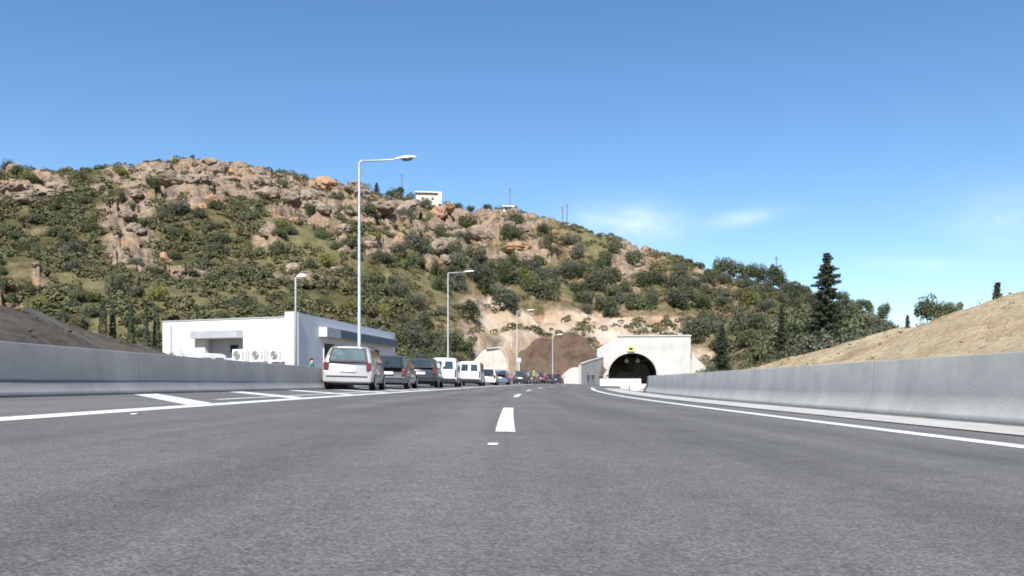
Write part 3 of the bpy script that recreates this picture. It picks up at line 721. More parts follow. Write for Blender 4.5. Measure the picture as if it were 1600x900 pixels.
def bankmat(name, ramp_, bump=.08, scale=.35, st=(1, 1, 1)):
    m = bpy.data.materials.new(name); m.use_nodes = True; nt = m.node_tree; N = nt.nodes; L = nt.links
    p = N['Principled BSDF']; p.inputs['Roughness'].default_value = .97; p.inputs['Specular IOR Level'].default_value = .08
    tc = N.new('ShaderNodeTexCoord'); mp = N.new('ShaderNodeMapping'); mp.inputs['Scale'].default_value = st; L.new(tc.outputs['Object'], mp.inputs[0])
    n = N.new('ShaderNodeTexNoise'); n.inputs['Scale'].default_value = scale; n.inputs['Detail'].default_value = 10; n.inputs['Roughness'].default_value = .68; L.new(mp.outputs[0], n.inputs[0])
    r = N.new('ShaderNodeValToRGB'); L.new(n.outputs[0], r.inputs[0]); e = r.color_ramp.elements
    e[0].position, e[0].color = ramp_[0][0], ramp_[0][1]+(1,); e[1].position, e[1].color = ramp_[1][0], ramp_[1][1]+(1,)
    for s in ramp_[2:]: x = e.new(s[0]); x.color = s[1]+(1,)
    n3 = N.new('ShaderNodeTexNoise'); n3.inputs['Scale'].default_value = 6; n3.inputs['Detail'].default_value = 6; L.new(tc.outputs['Object'], n3.inputs[0])
    r3 = N.new('ShaderNodeValToRGB'); L.new(n3.outputs[0], r3.inputs[0]); r3.color_ramp.elements[0].position = .35; r3.color_ramp.elements[0].color = (.78, .77, .75, 1); r3.color_ramp.elements[1].position = .6; r3.color_ramp.elements[1].color = (1.1, 1.1, 1.1, 1)
    ml = N.new('ShaderNodeMix'); ml.data_type = 'RGBA'; ml.blend_type = 'MULTIPLY'; ml.inputs[0].default_value = 1; L.new(r.outputs[0], ml.inputs[6]); L.new(r3.outputs[0], ml.inputs[7])
    L.new(ml.outputs[2], p.inputs['Base Color'])
    n2 = N.new('ShaderNodeTexNoise'); n2.inputs['Scale'].default_value = 2.2; n2.inputs['Detail'].default_value = 10; n2.inputs['Roughness'].default_value = .7; L.new(tc.outputs['Object'], n2.inputs[0])
    b = N.new('ShaderNodeBump'); b.inputs['Distance'].default_value = bump; L.new(n2.outputs[0], b.inputs['Height']); L.new(b.outputs[0], p.inputs['Normal'])
    return m
M['mound'] = bankmat('sandy_embankment', [(.30, (.22, .15, .085)), (.43, (.30, .225, .135)), (.55, (.36, .29, .19)), (.70, (.36, .32, .205))], .12, .45, (1.2, .45, 1.5))
M['darkbank'] = bankmat('shaded_earth_bank', [(.3, (.045, .040, .034)), (.5, (.075, .066, .056)), (.7, (.105, .092, .075))], .08, .6)  # low albedo paints in the shade on the road-facing slope
M['heap'] = bankmat('shaded_brown_earth', [(.3, (.045, .032, .024)), (.42, (.078, .052, .038)), (.52, (.10, .075, .057)), (.62, (.115, .065, .046)), (.72, (.10, .08, .06))], .15, .25)  # earth brown, darkened further to paint in shade on the heap face
M['pale'] = bankmat('pale_crushed_stone', [(.3, (.33, .29, .24)), (.5, (.42, .39, .35)), (.7, (.46, .44, .41))], .06, .4)
M['chute'] = mat('drain_channel', (.05, .048, .046), .9)
# right embankment: crest seen at px -> (x, y, height)
rows = []
for (y, cx, ch) in [(-12, 17.5, 3.3), (2, 17.3, 3.35), (14, 17.2, 3.35), (24, 16.6, 3.1), (28, 17.4, 2.95), (33, 17.8, 2.70), (38, 18.1, 2.48), (43, 18.4, 2.12), (49, 18.7, 1.75), (55, 19.0, 1.42), (61, 19.4, 1.22), (68, 19.9, 1.05), (74, 20.6, .3), (80, 21.5, -.3)]:
    bx = xc(max(y, 0))+7.2; zb = -.05
    k = 1 if y < 70 else .5
    ch += EYE*.55
    rows.append([(bx, y, zb-.3), (bx+.5, y, zb+.15*k), (bx+(cx-bx)*.35, y, zb+ch*.36), (bx+(cx-bx)*.72, y, zb+ch*.80), (cx, y, ch), (cx+3.2, y, ch*.98), (cx+7, y, ch*.45), (cx+11, y, -.4)])
bank('embankment', rows, M['mound'], amp=.24, sc=.5, seed=4)
# left bank: earth, its shade put into the dark colour
rows = []
for (y, cx, ch) in [(-8, -14.5, 2.75), (8, -14.5, 2.65), (18, -14.5, 2.55), (22, -14.3, 2.38), (26, -14.2, 1.98), (29, -14.2, 1.62), (32, -14.2, 1.2), (35, -14.2, .7), (39, -14.2, .05)]:
    bx = -8.1; ch = ch*1.0+.1
    rows.append([(bx, y, -.1), (bx-.6, y, .25), (bx+(cx-bx)*.4, y, .2+(ch-.2)*.45), (bx+(cx-bx)*.75, y, .2+(ch-.2)*.82), (cx, y, ch), (cx-3, y, ch*1.0), (cx-7, y, ch*.6), (cx-14, y, -.3)])
bank('earth_bank', rows, M['darkbank'], amp=.11, sc=.8, seed=9)
b = MB(); pts = []
for k in range(9):
    f = k/8; pts.append((-14.0+5.0*f, 23.2-3.6*f+.2*math.sin(k), 2.42-1.72*f+.06))
b.tube(pts, .11, 8); tag(b.build('drain_pipe', M['chute'], smooth=True), 'dark drain pipe running down the shaded earth bank at the left', 'drain pipe')

def litter(src, name, n, kind, seed, keep, label, cat):
    rs = random.Random(seed); np.random.seed(seed); vs = [v.co.copy() for v in bpy.data.objects[src].data.vertices if keep(v.co)]; C = []; D = []; T = []; SZ = []
    mt_ = M['rock'] if src == 'embankment' else M['heap']
    if kind == 'stone':
        V = []; Q = []
        for k in range(n):
            p = rs.choice(vs)+Vector((rs.uniform(-.4, .4), rs.uniform(-.5, .5), 0)); q = .02+.07*rs.random()**3; a = rs.random()*3
            base = len(V); pts = []
            for (x, y, z) in ((1, 0, 0), (0, 1, 0), (-1, 0, 0), (0, -1, 0), (0, 0, 1), (0, 0, -1)):
                f = q*rs.uniform(.7, 1.3); V.append((p.x+f*(x*math.cos(a)-y*math.sin(a)), p.y+f*(x*math.sin(a)+y*math.cos(a)), p.z+f*.7*z))
            for f in ((0, 1, 4), (1, 2, 4), (2, 3, 4), (3, 0, 4), (1, 0, 5), (2, 1, 5), (3, 2, 5), (0, 3, 5)): Q.append(tuple(base+i for i in f))
        o = link(name, npmesh(name, V, Q), mt_)
    else:
        for k in range(n):
            p = rs.choice(vs)+Vector((rs.uniform(-.5, .5), rs.uniform(-.8, .8), 0)); q = rs.uniform(.10, .30); tt = rs.random()
            for j in range(26):
                a = rs.random()*6.28; u = rs.random(); C.append((p.x+q*u*math.cos(a), p.y+q*u*math.sin(a), p.z+q*(1.1-u)*rs.random()*1.3)); D.append((math.cos(a), math.sin(a), .2)); T.append(.7*tt+.3*rs.random()); SZ.append(.03)
        o = link(name, leaf_mesh(name, np.array(C), np.array(D), np.array(SZ), np.array(T), .35, .8), M['weed'])
    tag(o, label, cat, kind='stuff')
M['weed'] = leafmat('dry_weed_leaves', (.09, .085, .035), (.27, .22, .11))
litter('embankment', 'embankment_stones', 1500, 'stone', 3, lambda c: c.y > 6 and c.x < 21, 'scattered small stones over the sandy embankment', 'stones')
litter('embankment', 'dry_weeds', 170, 'weed', 4, lambda c: c.y > 12 and c.z > .9 and c.x < 21, 'sparse dry weeds on the sandy embankment', 'weeds')
litter('earth_bank', 'bank_stones', 260, 'stone', 5, lambda c: c.y > 6 and c.z > .6 and c.x > -16, 'small stones lying on the shaded earth bank', 'stones')
litter('earth_bank', 'bank_weeds', 90, 'weed', 6, lambda c: c.y > 12 and c.z > .6 and c.x > -16, 'sparse weeds on the shaded earth bank', 'weeds')
# ------------------------------------------------ tunnel portal
def portal():
    D = 160.; cx = (988-800)/F*D; zb = .0
    t = empty('tunnel_portal', (cx, D, zb), R(-4))
    k = D/F; r = 4.75; zs = 2.15; x0 = (933-988)*k; x1 = (1078-988)*k; zt = (600-526)*k+.36; th = 1.0; n = 28
    # arch outline
    arc = [(-r, -.6)]+[(-r*math.cos(math.pi*i/n), zs+r*.92*math.sin(math.pi*i/n)) for i in range(n+1)]+[(r, -.6)]
    b = MB()
    def top(x): return zt if x > -3 else zt+(x+3)*.62
    # outer outline points matched to arc
    outer = []
    for (ax, az) in arc:
        ang = math.atan2(az-zs, ax)
        if az <= zs: ox, oz = (x0 if ax < 0 else x1), az
        else:
            dx, dz = ax, az-zs; s = 1e9
            s = min(s, (x1/dx) if dx > 1e-6 else 1e9, (x0/dx) if dx < -1e-6 else 1e9)
            s2 = (zt-zs)/dz if dz > 1e-6 else 1e9
            s = min(s, s2); ox, oz = dx*s, zs+dz*s
            if oz > top(ox)-.01 and ox < -3:
                # intersect the sloped coping
                lo, hi = 0, s
                for _ in range(30):
                    md = (lo+hi)/2
                    if zs+dz*md > top(dx*md): hi = md
                    else: lo = md
                ox, oz = dx*lo, zs+dz*lo
        outer.append((ox, oz))
    for i in range(len(arc)-1):
        a, c = arc[i], arc[i+1]; A, Cc = outer[i], outer[i+1]
        b.quad((a[0], 0, a[1]), (c[0], 0, c[1]), (Cc[0], 0, Cc[1]), (A[0], 0, A[1]))
        b.quad((A[0], 0, A[1]), (Cc[0], 0, Cc[1]), (Cc[0], 10, Cc[1]), (A[0], 10, A[1]))
    for xx, zz in ((x1, zt),):
        b.quad(*[(x1, 0, zt), outer_pt(outer, 1, zt), outer_pt(outer, 2, zt)]) if False else None
    # close the two upper corners
    for i in range(len(arc)-1):
        A, Cc = outer[i], outer[i+1]
        if abs(A[0]-Cc[0]) > 1e-3 and abs(A[1]-Cc[1]) > 1e-3 and A[0] > 0:
            b.quad((A[0], 0, A[1]), (Cc[0], 0, Cc[1]), (x1, 0, zt))
    b.build('headwall', M['concrete_w'], t)
    # collar ring round the bore
    b = MB()
    for i in range(1, n+1):
        a, c = arc[i], arc[i+1]
        def o(p, s): return (p[0]*s, zs+(p[1]-zs)*s)
        A, Cc = o(a, 1.09), o(c, 1.09)
        b.quad((a[0], -.35, a[1]), (c[0], -.35, c[1]), (Cc[0], -.35, Cc[1]), (A[0], -.35, A[1]))
        b.quad((A[0], -.35, A[1]), (Cc[0], -.35, Cc[1]), (Cc[0], -.003, Cc[1]), (A[0], -.003, A[1]))
        b.quad((a[0], -.35, a[1]), (c[0], -.35, c[1]), (c[0], .1, c[1]), (a[0], .1, a[1]))
    b.build('arch_collar', M['concrete_l'], t)
    b = MB()
    for i in range(len(arc)-1):
        a, c = arc[i], arc[i+1]; b.quad((a[0], .1, a[1]), (a[0], 90, a[1]), (c[0], 90, c[1]), (c[0], .1, c[1]))
    b.quad(*[(p[0], 90, p[1]) for p in arc]); b.build('tunnel_lining', M['lining'], t)
    # coping
    b = MB(); b.box(-3, x1+.15, -.2, .6, zt+.003, zt+.3); b.build('coping', M['concrete_l'], t, bevel=.03)
    b = MB(); b.tube([(-1.1, 2.5, zs+3.1), (-1.1, 5, zs+3.1)], .5, 14); b.tube([(.0, 2.5, zs+3.1), (.0, 5, zs+3.1)], .5, 14) if False else None
    for q in (-.7, 1.6):
        f = MB(); f.tube([(q, 6, zs+3.0), (q, 9, zs+3.0)], .42, 14); f.box(q-.05, q+.05, 7, 7.2, zs+3.4, zs+4.4); f.build('jet_fan', M['grey_metal'], t)
    for q in (-3.2, 3.2):
        f = MB()
        for y in range(4, 80, 6): f.box(q-.15, q+.15, y, y+1.2, zs+3.05, zs+3.15)
        f.build('light_fitting', M['grey_metal'], t)
    # sloping ramp side right
    b = MB(); b.quad((x1+.003, -1, -1), (x1+.003, -1, 6.5), (x1+5, -3, 1.0), (x1+6, -3, -1)); b.quad((x1+.003, -1, 6.5), (x1+.003, 6, 6.5), (x1+5, 4, 1.0), (x1+5, -3, 1.0)); b.build('wing_wall', M['concrete_l'], t)
    tag(t, 'white concrete tunnel portal with dark round arch at the hill foot', 'tunnel')
    s = empty('tunnel_sign', (cx-.35, D-.5, zs+r*.92+.3), R(-4))
    b = MB(); b.box(-.7, .7, -.1, .1, 0, 1.1); b.build('sign_board', M['yellow'], s)
    b = MB(); b.quad((-.35, -.106, .25), (.35, -.106, .25), (.35, -.106, .75), (-.35, -.106, .75)); b.build('sign_symbol', M['black'], s)
    b = MB(); b.box(-.6, -.5, .11, .5, .5, .6); b.box(.5, .6, .11, .5, .5, .6); b.build('bracket', M['grey_metal'], s)
    tag(s, 'yellow sign with a dark centre fixed above the tunnel arch', 'sign')
M['lining'] = mat('tunnel_lining', (.035, .038, .042), .9, (.02, .022, .025), .4)
M['concrete_g'] = mat('grey_concrete', (.34, .345, .335), .9, (.28, .285, .275), .5, bump=.01)
portal()
def wing():
    a = Vector(((904-800)/F*139, 139, 0)); c = Vector(((939-800)/F*151, 151, 0)); d = (c-a).normalized(); n = Vector((d.y, -d.x, 0))
    t = empty('wing_wall', a)
    b = MB(); q = c-a; w = n*.5
    P = [Vector((0, 0, -1)), q+Vector((0, 0, -1)), q+Vector((0, 0, 5.3)), q*.45+Vector((0, 0, 4.5)), Vector((0, 0, 3.7))]
    b.quad(*P); b.quad(*[p+w for p in P][::-1])
    for k in range(5): b.quad(P[k], P[(k+1) % 5], P[(k+1) % 5]+w, P[k]+w)
    b.build('wall', M['concrete_g'], t)
    b = MB()
    for (e, f) in ((P[4], P[3]), (P[3], P[2])):
        m = n*.56; o = n*-.06; z = Vector((0, 0, .003)); h = Vector((0, 0, .16))
        b.quad(e+o+z, f+o+z, f+o+h, e+o+h); b.quad(e+m+z, f+m+z, f+m+h, e+m+h); b.quad(e+o+h, f+o+h, f+m+h, e+m+h)
    b.build('coping', M['concrete_l'], t)
    tag(t, 'low grey concrete wing wall between the crushed stone slope and the tunnel arch', 'wall')
wing()
# left portal side wall at px 730-790
def left_portal():
    D = 133.; k = D/F; cx = (762-800)*k; t = empty('retaining_wall', (cx, D, .1))
    x0, x1 = -32*k, 32*k; b = MB()
    prof = [(x0, -.8), (x0, 3.0), (-6*k, 5.9), (16*k, 6.1), (22*k, 5.6), (x1, 3.9), (x1, -.8)]
    for y in (0, 6): b.quad(*[(p[0], y, p[1]) for p in prof])
    for p, q in zip(prof, prof[1:]): b.quad((p[0], 0, p[1]), (q[0], 0, q[1]), (q[0], 6, q[1]), (p[0], 6, p[1]))
    b.build('wall', M['pale'], t)
    b = MB(); pts = [(-2*k, -.25, 6.05)]+[(16*k+16*k*math.sin(a), -.25, 3.2+3.1*math.cos(a)) for a in [0, .3, .6, .9, 1.2, 1.5]]+[(32*k, -.25, -.6)]
    b.tube(pts, .14, 8); b.build('arch_rim', M['concrete_g'], t, smooth=True)
    b = MB(); b.box(-8*k, -7.4*k, -.04, -.003, -.8, 5.0); b.box(9*k, 9.6*k, -.04, -.003, -.8, 5.7); b.build('joint', M['concrete_g'], t)
    tag(t, 'white concrete retaining wall with a curved rim behind the vans', 'wall')
left_portal()
# brown heap between the portals
def heap():
    prof = [(786, 592, 588), (798, 592, 566), (806, 590, 556), (822, 588, 545), (842, 588, 533), (862, 586, 527.5), (885, 582, 526), (905, 576, 525), (916, 568, 530), (922, 562, 540), (924, 560, 556)]
    rows = []
    for (px, by, ty) in prof:
        D = 157; k = D/F; x = (px-800)*k; zt = (600-ty)*k+EYE; zb = (600-by)*k+EYE
        rows.append([(x+2.0, D-9, zb-2.2), (x+1.0, D-6, zb), (x+.5, D-3, zb+(zt-zb)*.55), (x, D, zt), (x, D+6, zt*.9), (x-1, D+16, zt*.5)])
    o = bank('earth_heap', rows, M['heap'], amp=.9, sc=.33, seed=2); return o
heap()
# pale concrete-covered slope between heap and portal
def slope():
    rows = []
    for (px, ty) in [(860, 603), (870, 590), (880, 577), (900, 565), (914, 557), (926, 550), (932, 549)]:
        D = 150+max(0, px-895)*.3; k = D/F; x = (px-800)*k; zt = (600-ty)*k+EYE
        rows.append([(x+1.5, D-9, -.5), (x+1, D-5, zt*.35), (x+.5, D, zt*.75), (x, D+5, zt), (x, D+14, zt*.9)])
    bank('pale_slope', rows, M['pale'], amp=.18, sc=.3, seed=6)
slope()
# verge kerb island beyond the right barrier
b = MB(); Y = ys(50, 74)
isl = strip('verge', [6.2, 12, 22], 50, 120, M['pale'], .02); tag(isl, kind='structure')

def box_part(name, m, parent, dims, bevel=0):
    b = MB(); b.box(*dims); return b.build(name, m, parent, bevel=bevel)
# temporary white barriers and post near the end of the right barrier
def tempbar(o, y, L_, h, label, rot=0, m='concrete_g'):
    p = rp(o, y); t = empty('traffic_barrier', (p[0], p[1], p[2]), rot)
    b = MB(); prof = [(-.28, 0), (-.28, .08), (-.12, .3), (-.08, h), (.08, h), (.12, .3), (.28, .08), (.28, 0)]
    for x in (-L_/2, L_/2): b.quad(*[(x, q[0], q[1]) for q in prof])
    for q, s in zip(prof, prof[1:]+prof[:1]): b.quad((-L_/2, q[0], q[1]), (L_/2, q[0], q[1]), (L_/2, s[0], s[1]), (-L_/2, s[0], s[1]))
    b.build('barrier_body', M[m], t); box_part('lifting_slot', M['concrete_g'], t, (-.2, .2, -.31, -.285, 0, .06))
    return tag(t, label, 'barrier')
tempbar(7.5, 57, 2.4, .45, 'short white barrier block just beyond the end of the right barrier', R(2))
tempbar(7.2, 66, 2.2, .45, 'second short white barrier block farther behind the white post', R(-5))
tempbar(6.1, 100, 5.2, .95, 'long pale concrete barrier standing across the foot of the tunnel arch', R(3), 'concrete_w')
p = rp(6.35, 51.5); t = empty('marker_post', p); b = MB(); b.box(-.10, .10, -.05, .05, 0, .78); b.build('post', M['white_wall'], t, bevel=.02); box_part('base', M['concrete_l'], t, (-.2, .2, -.2, .2, 0, .06))
box_part('reflector', M['red'], t, (-.04, .04, -.062, -.052, .6, .7)); tag(t, 'white marker post at the road edge in front of the tunnel arch', 'post')
D = 118; t = empty('marker_post', ((946-800)/F*D, D, .15)); b = MB(); b.tube([(0, 0, 0), (0, 0, .8)], .12, 10); b.tube([(0, 0, .803), (0, 0, 1.15)], .13, 10); b.build('post', M['red'], t); b = MB(); b.tube([(0, 0, .5), (0, 0, .7)], .125, 10); b.build('band', M['white_wall'], t)
tag(t, 'red and white marker post left of the tunnel arch', 'post')
def pile(o, y, r, label):
    p = rp(o, y); bm = bmesh.new(); bmesh.ops.create_icosphere(bm, subdivisions=4, radius=1)
    for v in bm.verts:
        c = v.co; f = 1+.25*mn.fractal(c*2+Vector((y, 0, 0)), 1, 2, 4); v.co = Vector((c.x*r*f*1.5, c.y*r*f, max(-.1, c.z)*r*.55*f))
    me = bpy.data.meshes.new('sand_pile'); bm.to_mesh(me); bm.free(); o_ = link('sand_pile', me, M['heap'], smooth=True); o_.location = p; tag(o_, label, 'pile')
pile(8.9, 60, .5, 'small brown earth pile right of the white marker post')
pile(8.4, 76, .6, 'small brown earth pile directly behind the white marker post')

# ------------------------------------------------ building
def building():
    A = Vector((-12.6, 46.7, 0)); B = Vector((-21.9, 50.4, 0)); Cc = Vector((-9.6, 66, 0)); zb = .0
    u = (B-A); LU = u.length; u.normalize(); nrm = Vector((u.y, -u.x, 0)); nrm = nrm if nrm.y < 0 else -nrm
    def pu(px):
        tt = (px-800)/F; return (tt*A.y-A.x)/(u.x-tt*u.y)
    def zpx(px, py): q = A+u*pu(px); return (600-py)/F*q.y+EYE
    t = empty('service_building', (A.x, A.y, zb))
    def wp(s, n, z): q = u*s+nrm*n; return (q.x, q.y, z)
    def wbox(b, s0, s1, n0, n1, z0, z1):
        k = len(b.v); b.v += [wp(s0, n0, z0), wp(s1, n0, z0), wp(s1, n1, z0), wp(s0, n1, z0), wp(s0, n0, z1), wp(s1, n0, z1), wp(s1, n1, z1), wp(s0, n1, z1)]
        for f in ((0,3,2,1),(4,5,6,7),(0,1,5,4),(1,2,6,5),(2,3,7,6),(3,0,4,7)): b.f.append(tuple(k+i for i in f)); b.m.append(0)
    s1, s2, sf = pu(380), pu(320), pu(447); H = zpx(447, 496)
    zr = zpx(350, 529)
    b = MB(); wbox(b, sf, s1, -.3, 0, -.5, H); wbox(b, s1, s2, -.3, 0, zr, H); wbox(b, s2, LU, -.3, 0, -.5, H); b.build('front_wall', M['white_wall'], t)
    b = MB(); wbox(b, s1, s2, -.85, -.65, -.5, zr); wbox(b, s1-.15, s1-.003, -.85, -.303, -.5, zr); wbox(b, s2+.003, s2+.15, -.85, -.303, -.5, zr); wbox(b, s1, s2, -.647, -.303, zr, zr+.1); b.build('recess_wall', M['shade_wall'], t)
    b = MB(); wbox(b, s1, pu(307), .003, .55, zpx(350, 529), zpx(350, 517)); b.build('canopy', M['grey_metal'], t, bevel=.01)
    b = MB(); wbox(b, sf+.003, LU+.05, -.36, .05, H+.003, H+.07); b.build('coping', M['grey_metal'], t)
    q_ = pu(268); b = MB(); b.tube([wp(q_, .07, -.3), wp(q_, .07, H-.2)], .05, 8); b.build('downpipe', M['grey_metal'], t)
    b = MB(); wbox(b, pu(300), pu(262), .003, .02, zpx(280, 541), zpx(280, 540)); b.build('cable_duct', M['grey_metal'], t)
    # corner fin, taller
    Hf = (600-487)/F*A.y+EYE
    b = MB(); wbox(b, 0, sf-.003, -.35, .12, -.5, Hf); b.build('corner_pier', M['white_wall'], t)
    wd = MB(); wbox(wd, s1+.9, s1+1.5, -.647, -.61, 2.3, 2.75); wd.build('window', M['glass'], t)
    dr = MB(); wbox(dr, s1+1.9, s2-.2, -.647, -.60, .1, 2.1); f_ = dr.build('door', M['grey_metal'], t)
    # flank wall
    v = (Cc-A); LV = v.length; v.normalize(); n2 = Vector((v.y, -v.x, 0)); n2 = n2 if n2.x > 0 else -n2
    def vp(s, n, z): q = v*s+n2*n; return (q.x, q.y, z)
    def vbox(b, s0, s1, n0, n1, z0, z1, z2=None, z3=None):
        k = len(b.v); z2 = z1 if z2 is None else z2; z3 = z0 if z3 is None else z3
        b.v += [vp(s0, n0, z0), vp(s1, n0, z3), vp(s1, n1, z3), vp(s0, n1, z0), vp(s0, n0, z1), vp(s1, n0, z2), vp(s1, n1, z2), vp(s0, n1, z1)]
        for f in ((0,3,2,1),(4,5,6,7),(0,1,5,4),(1,2,6,5),(2,3,7,6),(3,0,4,7)): b.f.append(tuple(k+i for i in f)); b.m.append(0)
    def pv(px):
        tt = (px-800)/F; return (tt*A.y-A.x)/(v.x-tt*v.y)
    def zv(px, py): q = A+v*pv(px); return (600-py)/F*q.y+EYE
    b = MB(); vbox(b, .1, LV, -.3, 0, -.5, Hf-.02); b.build('flank_wall', M['flank'], t)
    sA, sB = pv(498), pv(611)
    zc = zv(560, 522); zd = zv(560, 535.5)
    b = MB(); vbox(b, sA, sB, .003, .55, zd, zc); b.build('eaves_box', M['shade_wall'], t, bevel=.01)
    b = MB(); vbox(b, pv(519), sB-.1, .553, .58, zd+.04, zc-.06); b.build('fascia', M['fascia'], t)
    for a, c in ((505, 522), (528, 548), (554, 572), (578, 592)):
        f = MB(); vbox(f, pv(a), pv(c), .003, .05, 1.15, zd-.25); fr = f.build('window', M['white_wall'], t)
        f = MB(); vbox(f, pv(a)+.09, pv(c)-.09, .053, .06, 1.25, zd-.35); f.build('pane', M['glass'], fr)
    # other walls and roof
    D4 = B+(Cc-A)-A
    b = MB(); P = [Vector((0, 0, 0)), u*LU, u*LU+v*LV, v*LV]; inn = lambda p, c: p
    z = H-.35; ctr = (P[0]+P[2])*.5; Qp = [p+(ctr-p).normalized()*.32 for p in P]
    b.quad(*[(p.x, p.y, z) for p in Qp]); b.build('roof', M['concrete_l'], t)
    b = MB()
    for (p, q) in ((P[1], P[2]), (P[2], P[3])):
        d = (q-p).normalized(); nn = Vector((-d.y, d.x, 0)); i = nn if nn.dot(ctr-p) > 0 else -nn
        p2, q2 = p+i*.3+d*.31, q+i*.3-d*.31; p1, q1 = p+d*.31, q-d*.31
        hh = H if p == P[1] else Hf-.02
        for z0, z1 in ((-.5, hh),):
            k = len(b.v); b.v += [(p1.x, p1.y, z0), (q1.x, q1.y, z0), (q2.x, q2.y, z0), (p2.x, p2.y, z0), (p1.x, p1.y, z1), (q1.x, q1.y, z1), (q2.x, q2.y, z1), (p2.x, p2.y, z1)]
            for f in ((0,3,2,1),(4,5,6,7),(0,1,5,4),(1,2,6,5),(2,3,7,6),(3,0,4,7)): b.f.append(tuple(k+i for i in f)); b.m.append(0)
    b.build('rear_wall', M['white_wall'], t)
    tag(t, 'low white flat roofed service building behind the left barrier', 'building')
    # air conditioners on the front wall
    for px, lab in ((380, 'air conditioner unit nearest the recess on the white building wall'), (409, 'middle air conditioner unit of the three on the white building wall'), (438, 'air conditioner unit nearest the corner of the white building')):
        s = pu(px); q = A+u*s+nrm*.06; zc_ = (600-556)/F*q.y+EYE
        a = empty('air_conditioner', (q.x, q.y, zc_-.36), math.atan2(-nrm.x, nrm.y)+math.pi)
        # local -y faces outwards
        a.rotation_euler = (0, 0, math.atan2(nrm.y, nrm.x)+math.pi/2)
        box_part('casing', M['ac'], a, (-.46, .46, -.36, 0, 0, .74), bevel=.02)
        f = MB(); 
        for rr in (.27, .19, .11): f.tube([(-.12+rr*math.cos(k*.3927), -.368, .38+rr*math.sin(k*.3927)) for k in range(17)], .014, 5, cap=False)
        f.build('fan_grille', M['grey_metal'], a)
        f = MB(); f.tube([(-.12, -.363, .38), (-.12, -.366, .38)], .25, 20); f.build('fan_opening', M['fan_d'], a)
        f = MB(); f.box(.24, .42, -.372, -.362, .12, .62); f.build('service_panel', M['grey_metal'], a)
        f = MB(); f.box(-.35, -.3, -.36, .0, -.06, -.003); f.box(.3, .35, -.36, .0, -.06, -.003); f.build('bracket', M['grey_metal'], a)
        tag(a, lab, 'air conditioner', 'air conditioners on the white building')
M['flank'] = mat('shade_blue_render', (.60, .63, .66), .8, (.55, .58, .61), .7)  # white wall tinted blue, shade of this side put into the colour
M['fascia'] = mat('dark_blue_fascia', (.10, .12, .17), .6)
M['ac'] = mat('ac_casing', (.72, .72, .68), .5)
M['fan_d'] = mat('fan_recess', (.12, .12, .12), .7)
building()

# ------------------------------------------------ lamps
def street_lamp(x, y, zb, H, arm, label, group, r0=.092):
    t = empty('street_lamp', (x, y, zb))
    b = MB(); b.tube([(0, 0, 0), (0, 0, .8), (0, 0, H-.12), (.05, 0, H-.03), (.16, 0, H)], [r0, r0*.92, r0*.55, r0*.52, r0*.5], 12); b.build('pole', M['galv'], t, smooth=True)
    b = MB(); b.tube([(.162, 0, H), (arm*.62, 0, H+.06), (arm-.95, 0, H+.08)], [r0*.5, r0*.42, r0*.36], 10); b.build('arm', M['galv'], t, smooth=True)
    # lamp head: flattened teardrop
    bm = bmesh.new(); bmesh.ops.create_uvsphere(bm, u_segments=20, v_segments=12, radius=1)
    for v in bm.verts:
        c = v.co; w = 1-.35*max(0, -c.x); v.co = Vector((c.x*.55, c.y*.19*w, (c.z*.115 if c.z > 0 else c.z*.05)*w))
    me = bpy.data.meshes.new('lamp_head'); bm.to_mesh(me); bm.free(); h = link('lamp_head', me, M['lamp_white'], t, True); h.location = (arm-.42, 0, H+.13); h.rotation_euler = (0, R(-5), 0)
    bm = bmesh.new(); bmesh.ops.create_uvsphere(bm, u_segments=16, v_segments=8, radius=1)
    for v in bm.verts: v.co = Vector((v.co.x*.27, v.co.y*.14, min(0, v.co.z)*.09))
    me = bpy.data.meshes.new('lens'); bm.to_mesh(me); bm.free(); l = link('lens', me, M['glass_l'], h, True); l.location = (.08, 0, -.045)
    box_part('base_plate', M['galv'], t, (-.2, .2, -.2, .2, -.02, .03)); box_part('access_door', M['grey_metal'], t, (-.05, .05, -r0-.008, -r0+.02, .7, 1.1))
    return tag(t, label, 'street lamp', group)
GL = 'street lamps along the left side of the road'
street_lamp(-7.22, 38, .15, 10.75, 2.6, 'tall pale street lamp nearest the camera, rising behind the silver car', GL)
street_lamp(-6.13, 77, .25, 10.75, 2.4, 'second tall street lamp behind the first white van', GL)
street_lamp(.72, 116, .3, 10.6, 2.4, 'third street lamp in front of the sandy cut', GL)
street_lamp(9.0, 182*.97, .3, 10.2, 2.4, 'farthest street lamp in front of the brown earth heap', GL) if False else street_lamp(6.9, 140*1.0-3.5, .3, 8.3, 1.6, 'farthest street lamp in front of the brown earth heap', GL, .09)
def short_lamp():
    y = 43.; x = (462-800)/F*y; t = empty('street_lamp', (x, y, .1)); H = (600-432)/F*y+EYE-.1
    b = MB(); b.tube([(0, 0, 0), (0, 0, H-.1), (.06, 0, H-.02), (.18, 0, H+.03)], [.07, .05, .045, .04], 10); b.build('pole', M['galv'], t, smooth=True)
    bm = bmesh.new(); bmesh.ops.create_uvsphere(bm, u_segments=16, v_segments=10, radius=1)
    for v in bm.verts: v.co = Vector((v.co.x*.26, v.co.y*.2, v.co.z*.13))
    me = bpy.data.meshes.new('lamp_head'); bm.to_mesh(me); bm.free(); h = link('lamp_head', me, M['lamp_white'], t, True); h.location = (.34, 0, H+.02)
    box_part('base_plate', M['galv'], t, (-.14, .14, -.14, .14, 0, .02))
    tag(t, 'short lamp post at the corner of the white building', 'street lamp')
short_lamp()
